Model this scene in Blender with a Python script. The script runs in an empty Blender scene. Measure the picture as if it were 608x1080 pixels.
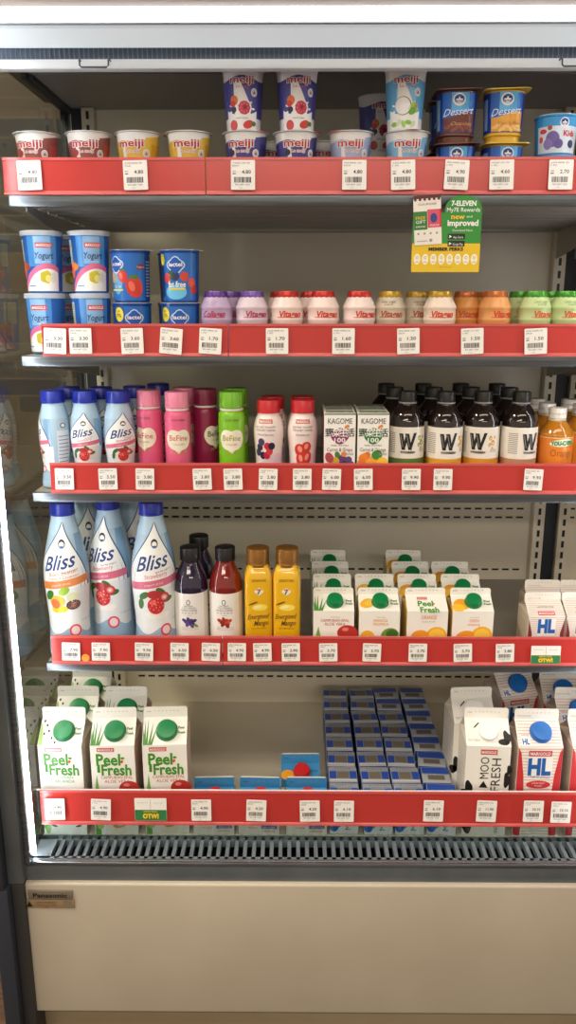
import bpy, bmesh, math, random
from math import sin, cos, pi, radians, tan, sqrt
from mathutils import Vector, Matrix
R = random.Random(7)
SC = bpy.context.scene
COL = SC.collection
MM = 0.001

# ------------------------------------------------------------------ camera (metres; shelf fronts stand at Y = 0)
D, H, F, PITCH, YAW = 1.15, 1.25, 850.0, radians(14.5), radians(0.44)
cd = bpy.data.cameras.new('camera'); cam = bpy.data.objects.new('camera', cd); COL.objects.link(cam)
cam.location = (0, -D, H); cam.rotation_euler = (pi/2 - PITCH, 0, YAW)
cd.sensor_fit = 'VERTICAL'; cd.sensor_height = 24; cd.sensor_width = 24; cd.lens = F*24/1080; cd.clip_start = .02
SC.camera = cam

def xat(px, Y, z):
    """world X of something seen at column px that stands at depth Y, height z"""
    X = 0.0
    for _ in range(4):
        dx, dy, dz = X, Y + D, z - H
        y = -dx*sin(YAW) + dy*cos(YAW)
        dep = y*cos(PITCH) - dz*sin(PITCH)
        X = ((px - 304)/F*dep - dy*sin(YAW))/cos(YAW)
    return X

# ------------------------------------------------------------------ materials
_mats = {}
def lin(h):
    c = [int(h[i:i+2], 16)/255 for i in (0, 2, 4)]
    return tuple((v/12.92 if v <= .04045 else ((v+.055)/1.055)**2.4) for v in c) + (1,)
def M(h, rough=.42, metal=0.0, coat=0.0, alpha=1.0):
    k = (h, rough, metal, coat, alpha)
    if k in _mats: return _mats[k]
    m = bpy.data.materials.new('paint_%s' % h); m.use_nodes = True
    b = m.node_tree.nodes['Principled BSDF']
    b.inputs['Base Color'].default_value = lin(h); b.inputs['Roughness'].default_value = rough
    b.inputs['Metallic'].default_value = metal; b.inputs['Coat Weight'].default_value = coat
    b.inputs['Alpha'].default_value = alpha
    _mats[k] = m
    return m
def emit(h, s):
    m = bpy.data.materials.new('emissive_glow'); m.use_nodes = True
    b = m.node_tree.nodes['Principled BSDF']
    b.inputs['Base Color'].default_value = lin(h); b.inputs['Emission Color'].default_value = lin(h)
    b.inputs['Emission Strength'].default_value = s
    return m
def noisy(name, h1, h2, scale, rough, metal=0.0, stretch=(1, 1, 1), bump=0.0, detail=4):
    m = bpy.data.materials.new(name); m.use_nodes = True
    nt = m.node_tree; n = nt.nodes; b = n['Principled BSDF']
    tc = n.new('ShaderNodeTexCoord'); mp = n.new('ShaderNodeMapping'); mp.inputs['Scale'].default_value = stretch
    nz = n.new('ShaderNodeTexNoise'); nz.inputs['Scale'].default_value = scale; nz.inputs['Detail'].default_value = detail
    rp = n.new('ShaderNodeValToRGB'); rp.color_ramp.elements[0].color = lin(h1); rp.color_ramp.elements[1].color = lin(h2)
    rp.color_ramp.elements[0].position = .35; rp.color_ramp.elements[1].position = .65
    L = nt.links.new
    L(tc.outputs['Object'], mp.inputs['Vector']); L(mp.outputs['Vector'], nz.inputs['Vector'])
    L(nz.outputs['Fac'], rp.inputs['Fac']); L(rp.outputs['Color'], b.inputs['Base Color'])
    b.inputs['Roughness'].default_value = rough; b.inputs['Metallic'].default_value = metal
    if bump:
        bp = n.new('ShaderNodeBump'); bp.inputs['Strength'].default_value = bump; bp.inputs['Distance'].default_value = .002
        L(nz.outputs['Fac'], bp.inputs['Height']); L(bp.outputs['Normal'], b.inputs['Normal'])
    return m
def clear(name, tint, ior=1.45, rough=.02, boost=1.0):
    """thin clear sheet: lets light through, reflects by Fresnel"""
    m = bpy.data.materials.new(name); m.use_nodes = True
    nt = m.node_tree; n = nt.nodes; L = nt.links.new
    n.remove(n['Principled BSDF'])
    tr = n.new('ShaderNodeBsdfTransparent'); tr.inputs['Color'].default_value = lin(tint)
    gl = n.new('ShaderNodeBsdfGlossy'); gl.inputs['Roughness'].default_value = rough
    fr = n.new('ShaderNodeFresnel'); ge = n.new('ShaderNodeNewGeometry')
    mi = n.new('ShaderNodeMapRange'); mi.inputs['To Min'].default_value = ior; mi.inputs['To Max'].default_value = 1/ior   # same reflection at the sheet's far face
    L(ge.outputs['Backfacing'], mi.inputs['Value']); L(mi.outputs['Result'], fr.inputs['IOR'])
    mx = n.new('ShaderNodeMixShader')
    L(fr.outputs['Fac'], mx.inputs['Fac']); L(tr.outputs['BSDF'], mx.inputs[1]); L(gl.outputs['BSDF'], mx.inputs[2])
    L(mx.outputs['Shader'], n['Material Output'].inputs['Surface'])
    return m
def brick_mat():
    m = bpy.data.materials.new('plank_tiles'); m.use_nodes = True
    nt = m.node_tree; n = nt.nodes; L = nt.links.new; b = n['Principled BSDF']
    tc = n.new('ShaderNodeTexCoord'); mp = n.new('ShaderNodeMapping'); mp.inputs['Rotation'].default_value = (pi/2, 0, 0)
    br = n.new('ShaderNodeTexBrick'); br.inputs['Scale'].default_value = 1.0
    br.inputs['Brick Width'].default_value = .26; br.inputs['Row Height'].default_value = .04; br.inputs['Mortar Size'].default_value = .0015
    br.inputs['Color1'].default_value = lin('7d6a55'); br.inputs['Color2'].default_value = lin('4a4a52'); br.inputs['Mortar'].default_value = lin('8a7860')
    L(tc.outputs['Object'], mp.inputs['Vector']); L(mp.outputs['Vector'], br.inputs['Vector'])
    L(br.outputs['Color'], b.inputs['Base Color']); b.inputs['Roughness'].default_value = .5
    return m

# ------------------------------------------------------------------ mesh builder (verts in metres)
class MB:
    def __init__(s, k=1.0): s.V = []; s.Fc = []; s.MI = []; s.S = []; s.mats = []; s.k = k
    def mi(s, m):
        if m not in s.mats: s.mats.append(m)
        return s.mats.index(m)
    def add(s, vs, fs, m, smooth=True):
        o = len(s.V); i = s.mi(m); k = s.k
        s.V += [(v[0]*k, v[1]*k, v[2]*k) for v in vs]
        for f in fs: s.Fc.append([a+o for a in f]); s.MI.append(i); s.S.append(smooth)
    def bm(s, bm, m, smooth=True):
        bm.verts.ensure_lookup_table()
        for j, v in enumerate(bm.verts): v.index = j
        s.add([tuple(v.co) for v in bm.verts], [[v.index for v in f.verts] for f in bm.faces], m, smooth); bm.free()
    def box(s, x0, x1, y0, y1, z0, z1, m, bev=0, seg=2, mtx=None):
        b = bmesh.new(); bmesh.ops.create_cube(b, size=1)
        for v in b.verts: v.co = Vector((x0+(v.co.x+.5)*(x1-x0), y0+(v.co.y+.5)*(y1-y0), z0+(v.co.z+.5)*(z1-z0)))
        if bev: bmesh.ops.bevel(b, geom=b.edges[:], offset=bev, segments=seg, affect='EDGES', profile=.5)
        if mtx: bmesh.ops.transform(b, matrix=mtx, verts=b.verts)
        s.bm(b, m)
    def lathe(s, prof, m, n=40, ex=2.0, cut=None, mtx=None, wob=None):
        """prof [(r,z[,mat])]; ex > 2 squares the section; wob(angle,z) scales r"""
        vs = []; fs = {}
        for j, p in enumerate(prof):
            for i in range(n):
                a = 2*pi*i/n; c, q = cos(a), sin(a)
                rr = p[0]
                if ex != 2.0: rr *= (abs(c)**ex + abs(q)**ex)**(-1/ex)
                if wob: rr *= wob(a, p[1])
                v = Vector((rr*q, -rr*c, p[1]))
                vs.append(tuple(mtx @ v) if mtx else tuple(v))
        for j in range(len(prof)-1):
            mm = prof[j][2] if len(prof[j]) > 2 else m
            fs.setdefault(mm, [])
            for i in range(n):
                a, b_ = j*n+i, j*n+(i+1) % n
                fs[mm].append([a, b_, b_+n, a+n])
        first = True
        base = len(s.V)
        s.V += [(v[0]*s.k, v[1]*s.k, v[2]*s.k) for v in vs]
        for mm, ff in fs.items():
            i = s.mi(mm)
            for f in ff: s.Fc.append([a+base for a in f]); s.MI.append(i); s.S.append(True)
        for jj, on in ((0, prof[0][0] > 0), (len(prof)-1, prof[-1][0] > 0)):
            if on:
                f = [base+jj*n+i for i in range(n)]
                s.Fc.append(f[::-1] if jj == 0 else f); s.MI.append(s.mi(prof[jj][2] if len(prof[jj]) > 2 else m)); s.S.append(False)
    def tube(s, pts, r, m, n=8):
        pts = [Vector(p) for p in pts]; vs = []; fs = []
        for j, p in enumerate(pts):
            t = (pts[min(j+1, len(pts)-1)] - pts[max(j-1, 0)]).normalized()
            u = t.cross(Vector((0, 0, 1)) if abs(t.z) < .9 else Vector((1, 0, 0))).normalized(); w = t.cross(u)
            for i in range(n): vs.append(tuple(p + r*(u*cos(2*pi*i/n) + w*sin(2*pi*i/n))))
        for j in range(len(pts)-1):
            for i in range(n): a, b_ = j*n+i, j*n+(i+1) % n; fs.append([a, b_, b_+n, a+n])
        fs += [list(range(n))[::-1], [(len(pts)-1)*n+i for i in range(n)]]
        s.add(vs, fs, m)
    def extrude_x(s, prof, x0, x1, m, smooth=False):
        """closed (y,z) profile swept along X"""
        n = len(prof)
        vs = [(x0, y, z) for y, z in prof] + [(x1, y, z) for y, z in prof]
        fs = [[i, (i+1) % n, (i+1) % n+n, i+n] for i in range(n)] + [list(range(n))[::-1], list(range(n, 2*n))]
        s.add(vs, fs, m, smooth)
    def extrude_y(s, prof, y0, y1, m, smooth=False):
        """closed (x,z) outline given thickness along Y"""
        n = len(prof)
        vs = [(x, y0, z) for x, z in prof] + [(x, y1, z) for x, z in prof]
        fs = [[i, (i+1) % n, (i+1) % n+n, i+n] for i in range(n)] + [list(range(n)), list(range(n, 2*n))[::-1]]
        s.add(vs, fs, m, smooth)
    def build(s, name, parent=None, sharp=38):
        me = bpy.data.meshes.new(name); me.from_pydata(s.V, [], s.Fc)
        for m in s.mats: me.materials.append(m)
        me.polygons.foreach_set('material_index', s.MI); me.polygons.foreach_set('use_smooth', s.S)
        me.update(); me.set_sharp_from_angle(angle=radians(sharp))
        o = bpy.data.objects.new(name, me); COL.objects.link(o)
        if parent: o.parent = parent
        return o

# ------------------------------------------------------------------ printed decals
_tx = {}
def text_mesh(s, bold, shear):
    k = (s, bold, shear)
    if k in _tx: return _tx[k]
    c = bpy.data.curves.new('t', 'FONT'); c.body = s; c.size = 1; c.offset = bold; c.shear = shear
    c.resolution_u = 2; c.align_x = 'LEFT'
    o = bpy.data.objects.new('t', c); me = o.to_mesh()
    me.calc_loop_triangles()
    vs = [(v.co.x, v.co.y) for v in me.vertices]; ts = [tuple(t.vertices) for t in me.loop_triangles]
    o.to_mesh_clear(); bpy.data.objects.remove(o); bpy.data.curves.remove(c)
    if not vs: vs = [(0, 0)]
    x0 = min(v[0] for v in vs); x1 = max(v[0] for v in vs)
    vs = [(v[0]-(x0+x1)/2, v[1]) for v in vs]
    _tx[k] = (vs, ts, max(x1-x0, 1e-4)); return _tx[k]
class Dec:
    """flat shapes in (u right, v up) laid on a surface given by fn(u, v, offset)"""
    def __init__(s, mb, fn, o=.25, step=5.0): s.mb = mb; s.fn = fn; s.o = o; s.step = step
    def tris(s, P, T, m, o):
        out = []; st = s.step
        stack = [(P[a], P[b], P[c]) for a, b, c in T]
        while stack:
            t = stack.pop()
            L = [abs(t[i][0]-t[(i+1) % 3][0]) for i in range(3)]
            j = L.index(max(L))
            if L[j] > st:
                a, b, c = t[j], t[(j+1) % 3], t[(j+2) % 3]; q = ((a[0]+b[0])/2, (a[1]+b[1])/2)
                stack += [(a, q, c), (q, b, c)]
            else: out.append(t)
        vs = []; fs = []; idx = {}
        for t in out:
            f = []
            for p in t:
                if p not in idx: idx[p] = len(vs); vs.append(s.fn(p[0], p[1], o))
                f.append(idx[p])
            if len(set(f)) == 3: fs.append(f)
        s.mb.add(vs, fs, m)
    def text(s, t, u, v, h, m, w=None, bold=0.0, shear=0.0, o=None, rot=0, slope=0.0, al='c'):
        vs, ts, W = text_mesh(t, bold, shear)
        k = h/.72; kx = k if w is None else w/W
        if al == 'l': u += W*kx/2
        c, q = cos(rot), sin(rot); P = []
        for x, y in vs:
            x *= kx; y = y*k - h/2 + slope*x
            P.append((u + c*x - q*y, v + q*x + c*y))
        s.tris(P, ts, m, s.o*3 if o is None else o)
    def blob(s, u, v, rx, ry, m, rot=0, fn=None, n=20, o=None, rings=2):
        c, q = cos(rot), sin(rot); P = [(u, v)]; T = []
        for k in range(1, rings+1):
            for i in range(n):
                a = 2*pi*i/n; r = (fn(a) if fn else 1)*k/rings
                x, y = rx*r*cos(a), ry*r*sin(a); P.append((u+c*x-q*y, v+q*x+c*y))
        for i in range(n): T.append((0, 1+i, 1+(i+1) % n))
        for k in range(rings-1):
            for i in range(n):
                a, b = 1+k*n+i, 1+k*n+(i+1) % n; T += [(a, a+n, b+n), (a, b+n, b)]
        s.tris(P, T, m, s.o*2 if o is None else o)
    def band(s, u0, u1, lo, hi, m, n=16, o=None, nv=1):
        """strip between curves lo(u) and hi(u)"""
        f0 = lo if callable(lo) else (lambda u: lo); f1 = hi if callable(hi) else (lambda u: hi)
        vs = []; fs = []; o = s.o if o is None else o
        for j in range(nv+1):
            for i in range(n+1):
                u = u0+(u1-u0)*i/n; a, b = f0(u), f1(u); vs.append(s.fn(u, a+(b-a)*j/nv, o))
        for j in range(nv):
            for i in range(n): a = j*(n+1)+i; fs.append([a, a+1, a+n+2, a+n+1])
        s.mb.add(vs, fs, m)
    def poly(s, pts, m, o=None):
        s.tris(list(pts), [(0, i, i+1) for i in range(1, len(pts)-1)], m, s.o*2 if o is None else o)
def cyl(rf, R0):
    f = rf if callable(rf) else (lambda v: rf)
    def fn(u, v, o):
        a = u/R0; r = f(v)+o
        return (r*sin(a), -r*cos(a), v)
    return fn
def prof_r(prof):
    def f(z):
        for (a, b) in zip(prof, prof[1:]):
            if a[1] <= z <= b[1] and b[1] > a[1]: return a[0]+(b[0]-a[0])*(z-a[1])/(b[1]-a[1])
        return prof[-1][0]
    return f
def smooth_prof(pts, n=5):
    """Catmull-Rom through (r,z) points"""
    out = []; P = [pts[0]]+list(pts)+[pts[-1]]
    for i in range(1, len(P)-2):
        for k in range(n):
            t = k/n; a, b, c, d = P[i-1], P[i], P[i+1], P[i+2]
            out.append(tuple(.5*(2*b[j]+(c[j]-a[j])*t+(2*a[j]-5*b[j]+4*c[j]-d[j])*t*t+(3*b[j]-a[j]-3*c[j]+d[j])*t**3) for j in (0, 1)))
    out.append(tuple(pts[-1])); return out
def empty(name, loc=(0, 0, 0)):
    o = bpy.data.objects.new(name, None); o.empty_display_size = .02; COL.objects.link(o); o.location = loc; return o
def tag(o, label=None, cat=None, group=None, kind=None):
    for k, v in (('label', label), ('category', cat), ('group', group), ('kind', kind)):
        if v: o[k] = v
    return o
used = {}
_kids = {}
def reg(root, *parts):
    """remember a thing's parts: plain object or (object, [sub-parts])"""
    _kids[root.name] = parts
    return root
def put(root, x, y, z, rz, label, cat, group=None):
    """first call places the thing itself, later calls copies of it with all its parts"""
    if root.name not in used: o = root; used[root.name] = 1
    else:
        o = root.copy(); COL.objects.link(o)
        for k in ('label', 'category', 'group'):
            if k in o: del o[k]
        for ch in list(root.children):
            c = ch.copy(); COL.objects.link(c); c.parent = o
            for g in ch.children:
                d = g.copy(); COL.objects.link(d); d.parent = c
    o.location = (x, y, z + .001); o.rotation_euler = (0, 0, rz)
    tag(o, label, cat, group)
    return o

# colours
WHITE = M('f2f1ee', .35); PAPER = M('efece6', .6); BLACK = M('141414', .4); RED = M('c62f33', .4); INK = M('2b2b30', .5)
GREEN = M('138a4a', .35); LGREEN = M('4d9a2c', .45); BLUE = M('1d62b8', .4); ORANGE = M('ef8a22', .4); YEL = M('f2c62a', .4)
PINK = M('e77a9c', .4); DRED = M('a82733', .4); PURPLE = M('4b3a72', .4); DGREEN = M('2f6b2a', .5); CREAM = M('f4ead6', .45); GREY = M('9a9a98', .5)
LBLUE = M('8cc3e6', .4); BROWN = M('6d3b24', .45); FOIL = M('d7dadd', .28, .4)
LID = M('dfe6ea', .22, 0, .3, .62)

# ------------------------------------------------------------------ shelf levels (top of tray) and the cabinet's own planes
S1, S2, S3, S4, S5 = 1.391, 1.179, .982, .711, .424
BY = .42            # back panel
XL, XR = -.402, .96 # inner face of the glass end, end of the built run
XJ = .497           # joint between the two bays
GX = XL

# ------------------------------------------------------------------ setting
wood = noisy('floor_boards', '3a2a1e', '5a4230', 6, .35, stretch=(1, 14, 1))
b = MB(); b.box(-3, 3, -6.5, .75, -.05, 0, wood); tag(b.build('floor'), kind='structure')
b = MB(); b.box(-3, 3, .75, .85, 0, 2.8, brick_mat()); tag(b.build('wall_back'), kind='structure')
b = MB(); b.box(-3, 3, -6.5, .85, 2.8, 2.86, noisy('ceiling_paint', 'c9c2b6', 'd2ccc0', 3, .8)); tag(b.build('ceiling'), kind='structure')

# ------------------------------------------------------------------ the refrigerated display case
case = empty('refrigerated_display_case', (0, 0, 0))
tag(case, 'large open-front refrigerated display case with white base panel and glass end', 'refrigerator')
wallpaint = noisy('case_back_paint', 'e2d9c6', 'e8e0ce', 2.5, .3)
darkpaint = noisy('case_roof_paint', '8b8787', '928e8e', 3, .5)
steel = noisy('brushed_steel', '6d7379', '868d93', 30, .3, .85, stretch=(.3, 8, 8))
greymet = noisy('grey_frame_metal', '5f676c', '6c7479', 12, .4, .5)
whitepanel = noisy('white_enamel', 'b0a796', 'b8af9e', 5, .45)
navy = M('262b36', .5)
def slots(mb, x0, x1, zs, w=.0135, g=.0075, h=.0035):
    x = x0
    while x+w < x1:
        for z in zs: mb.box(x, x+w, BY-.0012, BY+.001, z-h/2, z+h/2, BLACK)
        x += w+g
b = MB()
b.box(GX, XR, BY, BY+.02, .40, 1.60, wallpaint)
slots(b, -.33, .47, (.852, .834)); slots(b, -.33, .47, (.724,)); slots(b, -.33, .47, (.497, .484)); slots(b, .55, .92, (.852, .834, .497, .484))
for x in (-.28, .06, .40):
    bm_ = bmesh.new(); bmesh.ops.create_cone(bm_, cap_ends=True, segments=12, radius1=.004, radius2=.003, depth=.003, matrix=Matrix.Translation((x, BY-.0012, 1.527)) @ Matrix.Rotation(pi/2, 4, 'X')); b.bm(bm_, M('77736f', .4, .6))
b.build('back_panel', case)
b = MB(); b.box(GX, XR, .19, BY+.02, 1.585, 1.60, darkpaint); b.build('interior_roof', case)
# uprights with punched holes
for x in (-.366, .487, .537):
    b = MB(); b.box(x-.011, x+.011, BY-.022, BY, .425, 1.584, wallpaint, .001)
    z = .44
    while z < 1.57: b.box(x-.0025, x+.0025, BY-.0232, BY-.0215, z, z+.013, BLACK); z += .0225
    b.build('upright', case)
b = MB(); b.box(.5, .524, BY-.012, BY, .425, 1.584, navy, .001); b.build('joint_strip', case)
b = MB(); b.box(GX+.004, -.379, BY-.012, BY, .425, 1.584, navy, .001); b.build('joint_strip', case)
# glass end with frame and light strip
b = MB(); b.box(GX-.006, GX, -.075, .44, .40, 1.60, clear('end_glass', 'd3d7d3', 1.55, .0)); b.build('glass_panel', case)
b = MB()
b.box(GX-.03, GX-.006, -.115, -.075, .40, 1.60, greymet, .002); b.box(GX-.026, GX-.006, -.115, -.075, 0, .40, M('2d2c2d', .5), .002); b.box(GX-.008, GX+.002, -.103, -.083, .425, 1.58, steel, .001)
b.box(GX-.05, GX-.026, -.13, .44, 0, .40, navy, .002); b.box(GX-.05, GX-.03, -.13, -.07, .40, 1.60, navy, .002)
b.box(GX-.012, GX+.006, .19, .44, 1.578, 1.60, navy, .002); b.box(GX-.02, GX+.004, .425, .445, .40, 1.60, navy, .002)
b.box(GX-.02, GX, -.07, .44, 0, .40, navy)
b.build('end_frame', case)
b = MB(); b.box(GX+.0005, GX+.004, -.0825, -.0765, .427, 1.575, emit('f7fbff', 29.0), .001)
b.build('light_strip', case)
# post between the two bays with the second light strip (its reflection shows in the back panel)
b = MB(); b.box(.515, .545, -.115, -.075, .425, 1.583, greymet, .002); b.build('bay_post', case)
b = MB(); b.box(.5115, .515, -.0825, -.0765, .427, 1.575, emit('f7fbff', 29.0), .001); b.build('light_strip', case)
# deck, return-air grille, front rail, base panel, kick plate
b = MB(); b.box(GX, XR, -.028, BY, S5-.014, S5, wallpaint, .001); b.build('deck', case)
b = MB()
slate = noisy('grille_paint', '6d7a82', '7b8890', 25, .4, .3)
b.box(GX, XR, -.092, -.081, S5-.02, S5+.001, slate, .001); b.box(GX, XR, -.042, -.0305, S5-.012, S5+.001, slate)
b.box(GX, -.375, -.087, -.0325, S5-.008, S5+.001, slate)
x = -.368
while x < XR: b.box(x, x+.0058, -.087, -.0325, S5-.010, S5+.001, slate); x += .0138
b.box(GX, XR, -.09, -.03, S5-.05, S5-.046, BLACK)
b.build('return_grille', case)
b = MB(); b.extrude_x([(-.092, S5+.002), (-.088, S5+.002), (-.08, S5-.03), (-.08, .392), (-.1, .392), (-.1, S5-.014), (-.0985, S5-.004)], GX-.022, XR, greymet)
b.box(GX-.022, XR, -.0995, -.094, S5-.004, S5+.003, steel, .001)
b.build('front_rail', case)
b = MB(); b.box(GX-.018, XR, -.108, -.06, .156, .396, whitepanel, .004, 3); panel = b.build('base_panel', case)
b = MB(); b.box(GX-.01, XR, -.075, .40, .012, .122, noisy('kick_paint', '8f7f66', '998a70', 4, .5), .002); b.box(GX-.01, XR, -.06, .40, .122, .40, BLACK); b.build('kick_plate', case)
# nameplate and sticker on the base panel
plate = M('8e8578', .35, .5)
pz = .378; x0 = xat(30, -.108, pz); x1 = xat(77, -.108, pz)
fr = lambda yy: (lambda u, v, o: (u, yy-o, v))
b = MB(); b.box(x0, x1, -.111, -.108, pz-.0075, pz+.0075, plate, .0008); d = Dec(b, fr(-.111), .0002)
d.text('Panasonic', (x0+x1)/2, pz, .0075, BLACK, w=.052, bold=.02); b.build('nameplate', case)
pz = .361; x0 = xat(24, -.108, pz); x1 = xat(79, -.108, pz)
b = MB(); b.box(x0, x1, -.1095, -.108, pz-.0078, pz+.0078, M('a08a6a', .4, .3), .0004); d = Dec(b, fr(-.1095), .0002)
d.poly([(x0+.007, pz-.004), (x0+.015, pz-.004), (x0+.011, pz+.005)], BLACK); d.band(x0+.006, x0+.016, pz-.005, pz-.0035, BLACK, 2)
d.text('SAVE ENERGY', x0+.037, pz+.003, .003, BROWN, w=.032); d.text('Ministry of trade', x0+.037, pz-.0015, .0025, BROWN, w=.03)
d.text('2020', x0+.037, pz-.0055, .0022, BROWN); d.band(x1-.017, x1-.004, pz-.006, pz+.006, M('7c735f', .5), 2)
b.build('energy_sticker', case)
# canopy underside: lamp, reflector, air outlet, blind bar
b = MB()
beige = noisy('canopy_paint', '94826c', '9c8a74', 4, .6)
b.box(GX-.05, XR, -.16, -.085, 1.587, 1.78, beige, .003); b.box(GX-.05, XR, -.085, .44, 1.60, 1.78, beige, .003)
b.build('canopy', case)
b = MB(); b.box(GX-.02, XR, -.081, -.067, 1.583, 1.592, emit('ffffff', 8.0), .002); b.build('canopy_lamp', case)
b = MB(); b.box(GX-.02, XR, -.064, -.056, 1.577, 1.60, M('9aa0a6', .5), .001); b.build('lamp_channel', case)
b = MB(); b.extrude_x([(-.0555, 1.5745), (-.022, 1.562), (-.0205, 1.563), (-.0205, 1.60), (-.0555, 1.60)], GX-.02, XR, emit('d9e2e6', .32)); b.build('glowing_reflector', case)  # white reflector panel; a weak glow stands in for lamplight on it
b = MB()
b.box(GX, XR, .078, .132, 1.597, 1.60, navy)
x = GX+.002
while x < XR: b.box(x, x+.0011, .08, .130, 1.589, 1.597, M('76818f', .5)); x += .0062
for y in (.09, .102, .114): b.box(GX, XR, y, y+.0011, 1.589, 1.597, M('76818f', .5))
b.build('air_outlet', case)
b = MB(); b.box(GX+.001, XR, -.020, -.004, 1.5385, 1.550, M('d4d8da', .4), .0015); bar = b.build('blind_bar', case)
b = MB(); b.box(GX+.001, XR, -.014, -.0125, 1.550, 1.60, M('59667a', .6)); x = GX+.003
while x < XR: b.box(x, x+.0011, -.0155, -.014, 1.550, 1.60, M('76818f', .5)); x += .0062
b.build('blind_sheet', bar)
for pxa, pxb in ((83, 115), (593, 625)):
    xa, xb = xat(pxa, -.03, 1.545), xat(pxb, -.03, 1.545)
    b = MB(); b.tube([(xa, -.018, 1.5475), (xa, -.028, 1.5475), (xa+.0008, -.030, 1.546), (xa+.001, -.030, 1.540), (xa+.003, -.030, 1.538), (xb-.003, -.030, 1.538), (xb-.001, -.030, 1.540), (xb-.0008, -.030, 1.546), (xb, -.028, 1.5475), (xb, -.018, 1.5475)], .0011, M('4a4f55', .35, .7))
    b.build('pull_handle', bar)

# ------------------------------------------------------------------ shelves with price strips
redstrip = noisy('red_price_strip', 'b93430', 'c03c37', 3, .22)
redlip = M('cc5a58', .25)
traymat = noisy('shelf_tray_paint', 'a29d95', 'aaa59d', 5, .35, .2)
def strip(mb, x0, x1, z0, z1, y):
    lean = .006
    mb.extrude_x([(y, z0), (y-.002, z0), (y-.002+lean*.2, z1), (y+lean*.2, z1)], x0, x1, redstrip)
    mb.extrude_x([(y, z0-.001), (y-.0035, z0-.001), (y-.0035, z0+.002), (y-.002, z0+.004), (y, z0+.004)], x0, x1, redlip)
    mb.extrude_x([(y+lean*.2, z1+.0015), (y-.003+lean*.2, z1+.0015), (y-.003+lean*.2, z1-.002), (y+lean*.2, z1-.002)], x0, x1, redlip)
STRIP = {1: (S1, .0445), 2: (S2, .0425), 3: (S3, .043), 4: (S4, .0445)}
words = {1: 'topmost', 2: 'second', 3: 'third', 4: 'fourth'}
def make_shelf(n, z, pxs, pj):
    for bay, (x0, x1) in enumerate(((-.383, XJ-.004), (XJ+.004, XR))):
        if bay: lab = 'grey metal shelf of the right-hand bay, %s from the top, cut by the photo edge' % words[n]
        else: lab = 'grey metal display shelf with red price strip, %s from the top' % words[n]
        root = tag(empty('display_shelf', (0, 0, z)), lab, 'shelf', 'display shelves')
        b = MB(); b.box(x0, x1, .004, BY-.024, -.006, 0, traymat, .001)
        for k in range(1, 9): y = .045*k; b.box(x0+.01, x1-.01, y, y+.004, -.010, -.006, traymat)
        b.box(x0, x1, BY-.04, BY-.024, -.016, -.006, traymat, .001)
        b.build('tray', root)
        b = MB(); b.extrude_x([(.004, 0), (0, 0), (-.002, -.001), (-.0025, -.012), (-.001, -.0145), (.006, -.0145), (.006, -.012), (.002, -.011), (.003, -.002)], x0, x1, steel); b.build('front_lip', root)
        for xb in (x0+.012, x1-.014):
            b = MB(); vs = [(.03, -.011), (.03, -.018), (.2, -.036), (BY-.024, -.062), (BY-.024, -.011)]
            b.extrude_x(vs, xb-.0012, xb+.0012, traymat); b.build('bracket', root)
        h = STRIP[n][1]
        if bay == 0:
            xs = [xat(pxs, -.005, z+.02)] + ([xat(pj, -.005, z+.02)] if pj else []) + [x1]
        else: xs = [x0, x1]
        for a, c in zip(xs, xs[1:]):
            b = MB(); strip(b, a+.0006, c-.0006, .0005, h, -.003); b.build('price_strip', root)
make_shelf(1, S1, 3, 217); make_shelf(2, S2, 44, 241); make_shelf(3, S3, 53, None); make_shelf(4, S4, 54, 235)
# clear guard at the bottom deck with its strip
b = MB(); gx0 = GX+.001
b.box(gx0, XR, -.0425, -.0405, S5+.002, .514, clear('acrylic', 'eef3f2', 1.45, .03)); b.box(gx0, XR, -.0427, -.0403, .5135, .5152, M('dfe6e6', .2))
guard = b.build('front_guard', case)
b = MB(); strip(b, xat(43, -.046, .48), XR, .456, .513, -.043); b.build('price_strip', guard)

# ================================================================== PRODUCTS (built in millimetres, front towards -Y, base at z = 0)
def ring_cap(b, r, z0, z1, m, n=40, ribs=0, top=None):
    w = (lambda a, z: 1+.02*(1 if (int(a/(2*pi)*ribs*2) % 2) else -.5)) if ribs else None
    b.lathe([(r*.9, z0), (r, z0+.6), (r, z1-1.6), (r*.97, z1-.5), (r*.88, z1)], m, n if not ribs else ribs*2, wob=w)

# ---- small and tall drinking-yogurt cups of the top shelf
def cup(name, h, rb, rt, rl, body, art, tab):
    root = empty(name); b = MB(MM)
    prof = [(rb-1, 0), (rb, 1.2), (rt, h-7), (rt+.6, h-3), (rt+.6, h-1.2)]
    b.lathe([(0.01, 0)]+prof, body, 44); b.build('cup', root)
    b = MB(MM); d = Dec(b, cyl(prof_r(prof), (rb+rt)/2+1)); art(d); b.build('label', root)
    b = MB(MM)
    b.lathe([(rl-1, h-1.6), (rl, h-1.2), (rl, h-.4), (rl-2.5, h), (rl-3.5, h-.7), (0.01, h-.8)], M('dfe2e4', .3, .15), 44)
    if tab is not None:
        mt = Matrix.Rotation(tab, 4, 'Z')
        pts = [(-10, -rl+3), (10, -rl+3), (5, -rl-3.5), (0, -rl-5), (-5, -rl-3.5)]
        vs = [tuple(mt @ Vector((x, y, h+.25-(.8 if y < -rl else 0)))) for x, y in pts]+[tuple(mt @ Vector((x, y, h-.25-(.8 if y < -rl else 0)))) for x, y in pts]
        b.add(vs, [[0, 1, 2, 3, 4], [9, 8, 7, 6, 5]]+[[i, (i+1) % 5, (i+1) % 5+5, i+5] for i in range(5)], M('d8392f', .35), False)
    b.build('lid', root)
    return root
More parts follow.
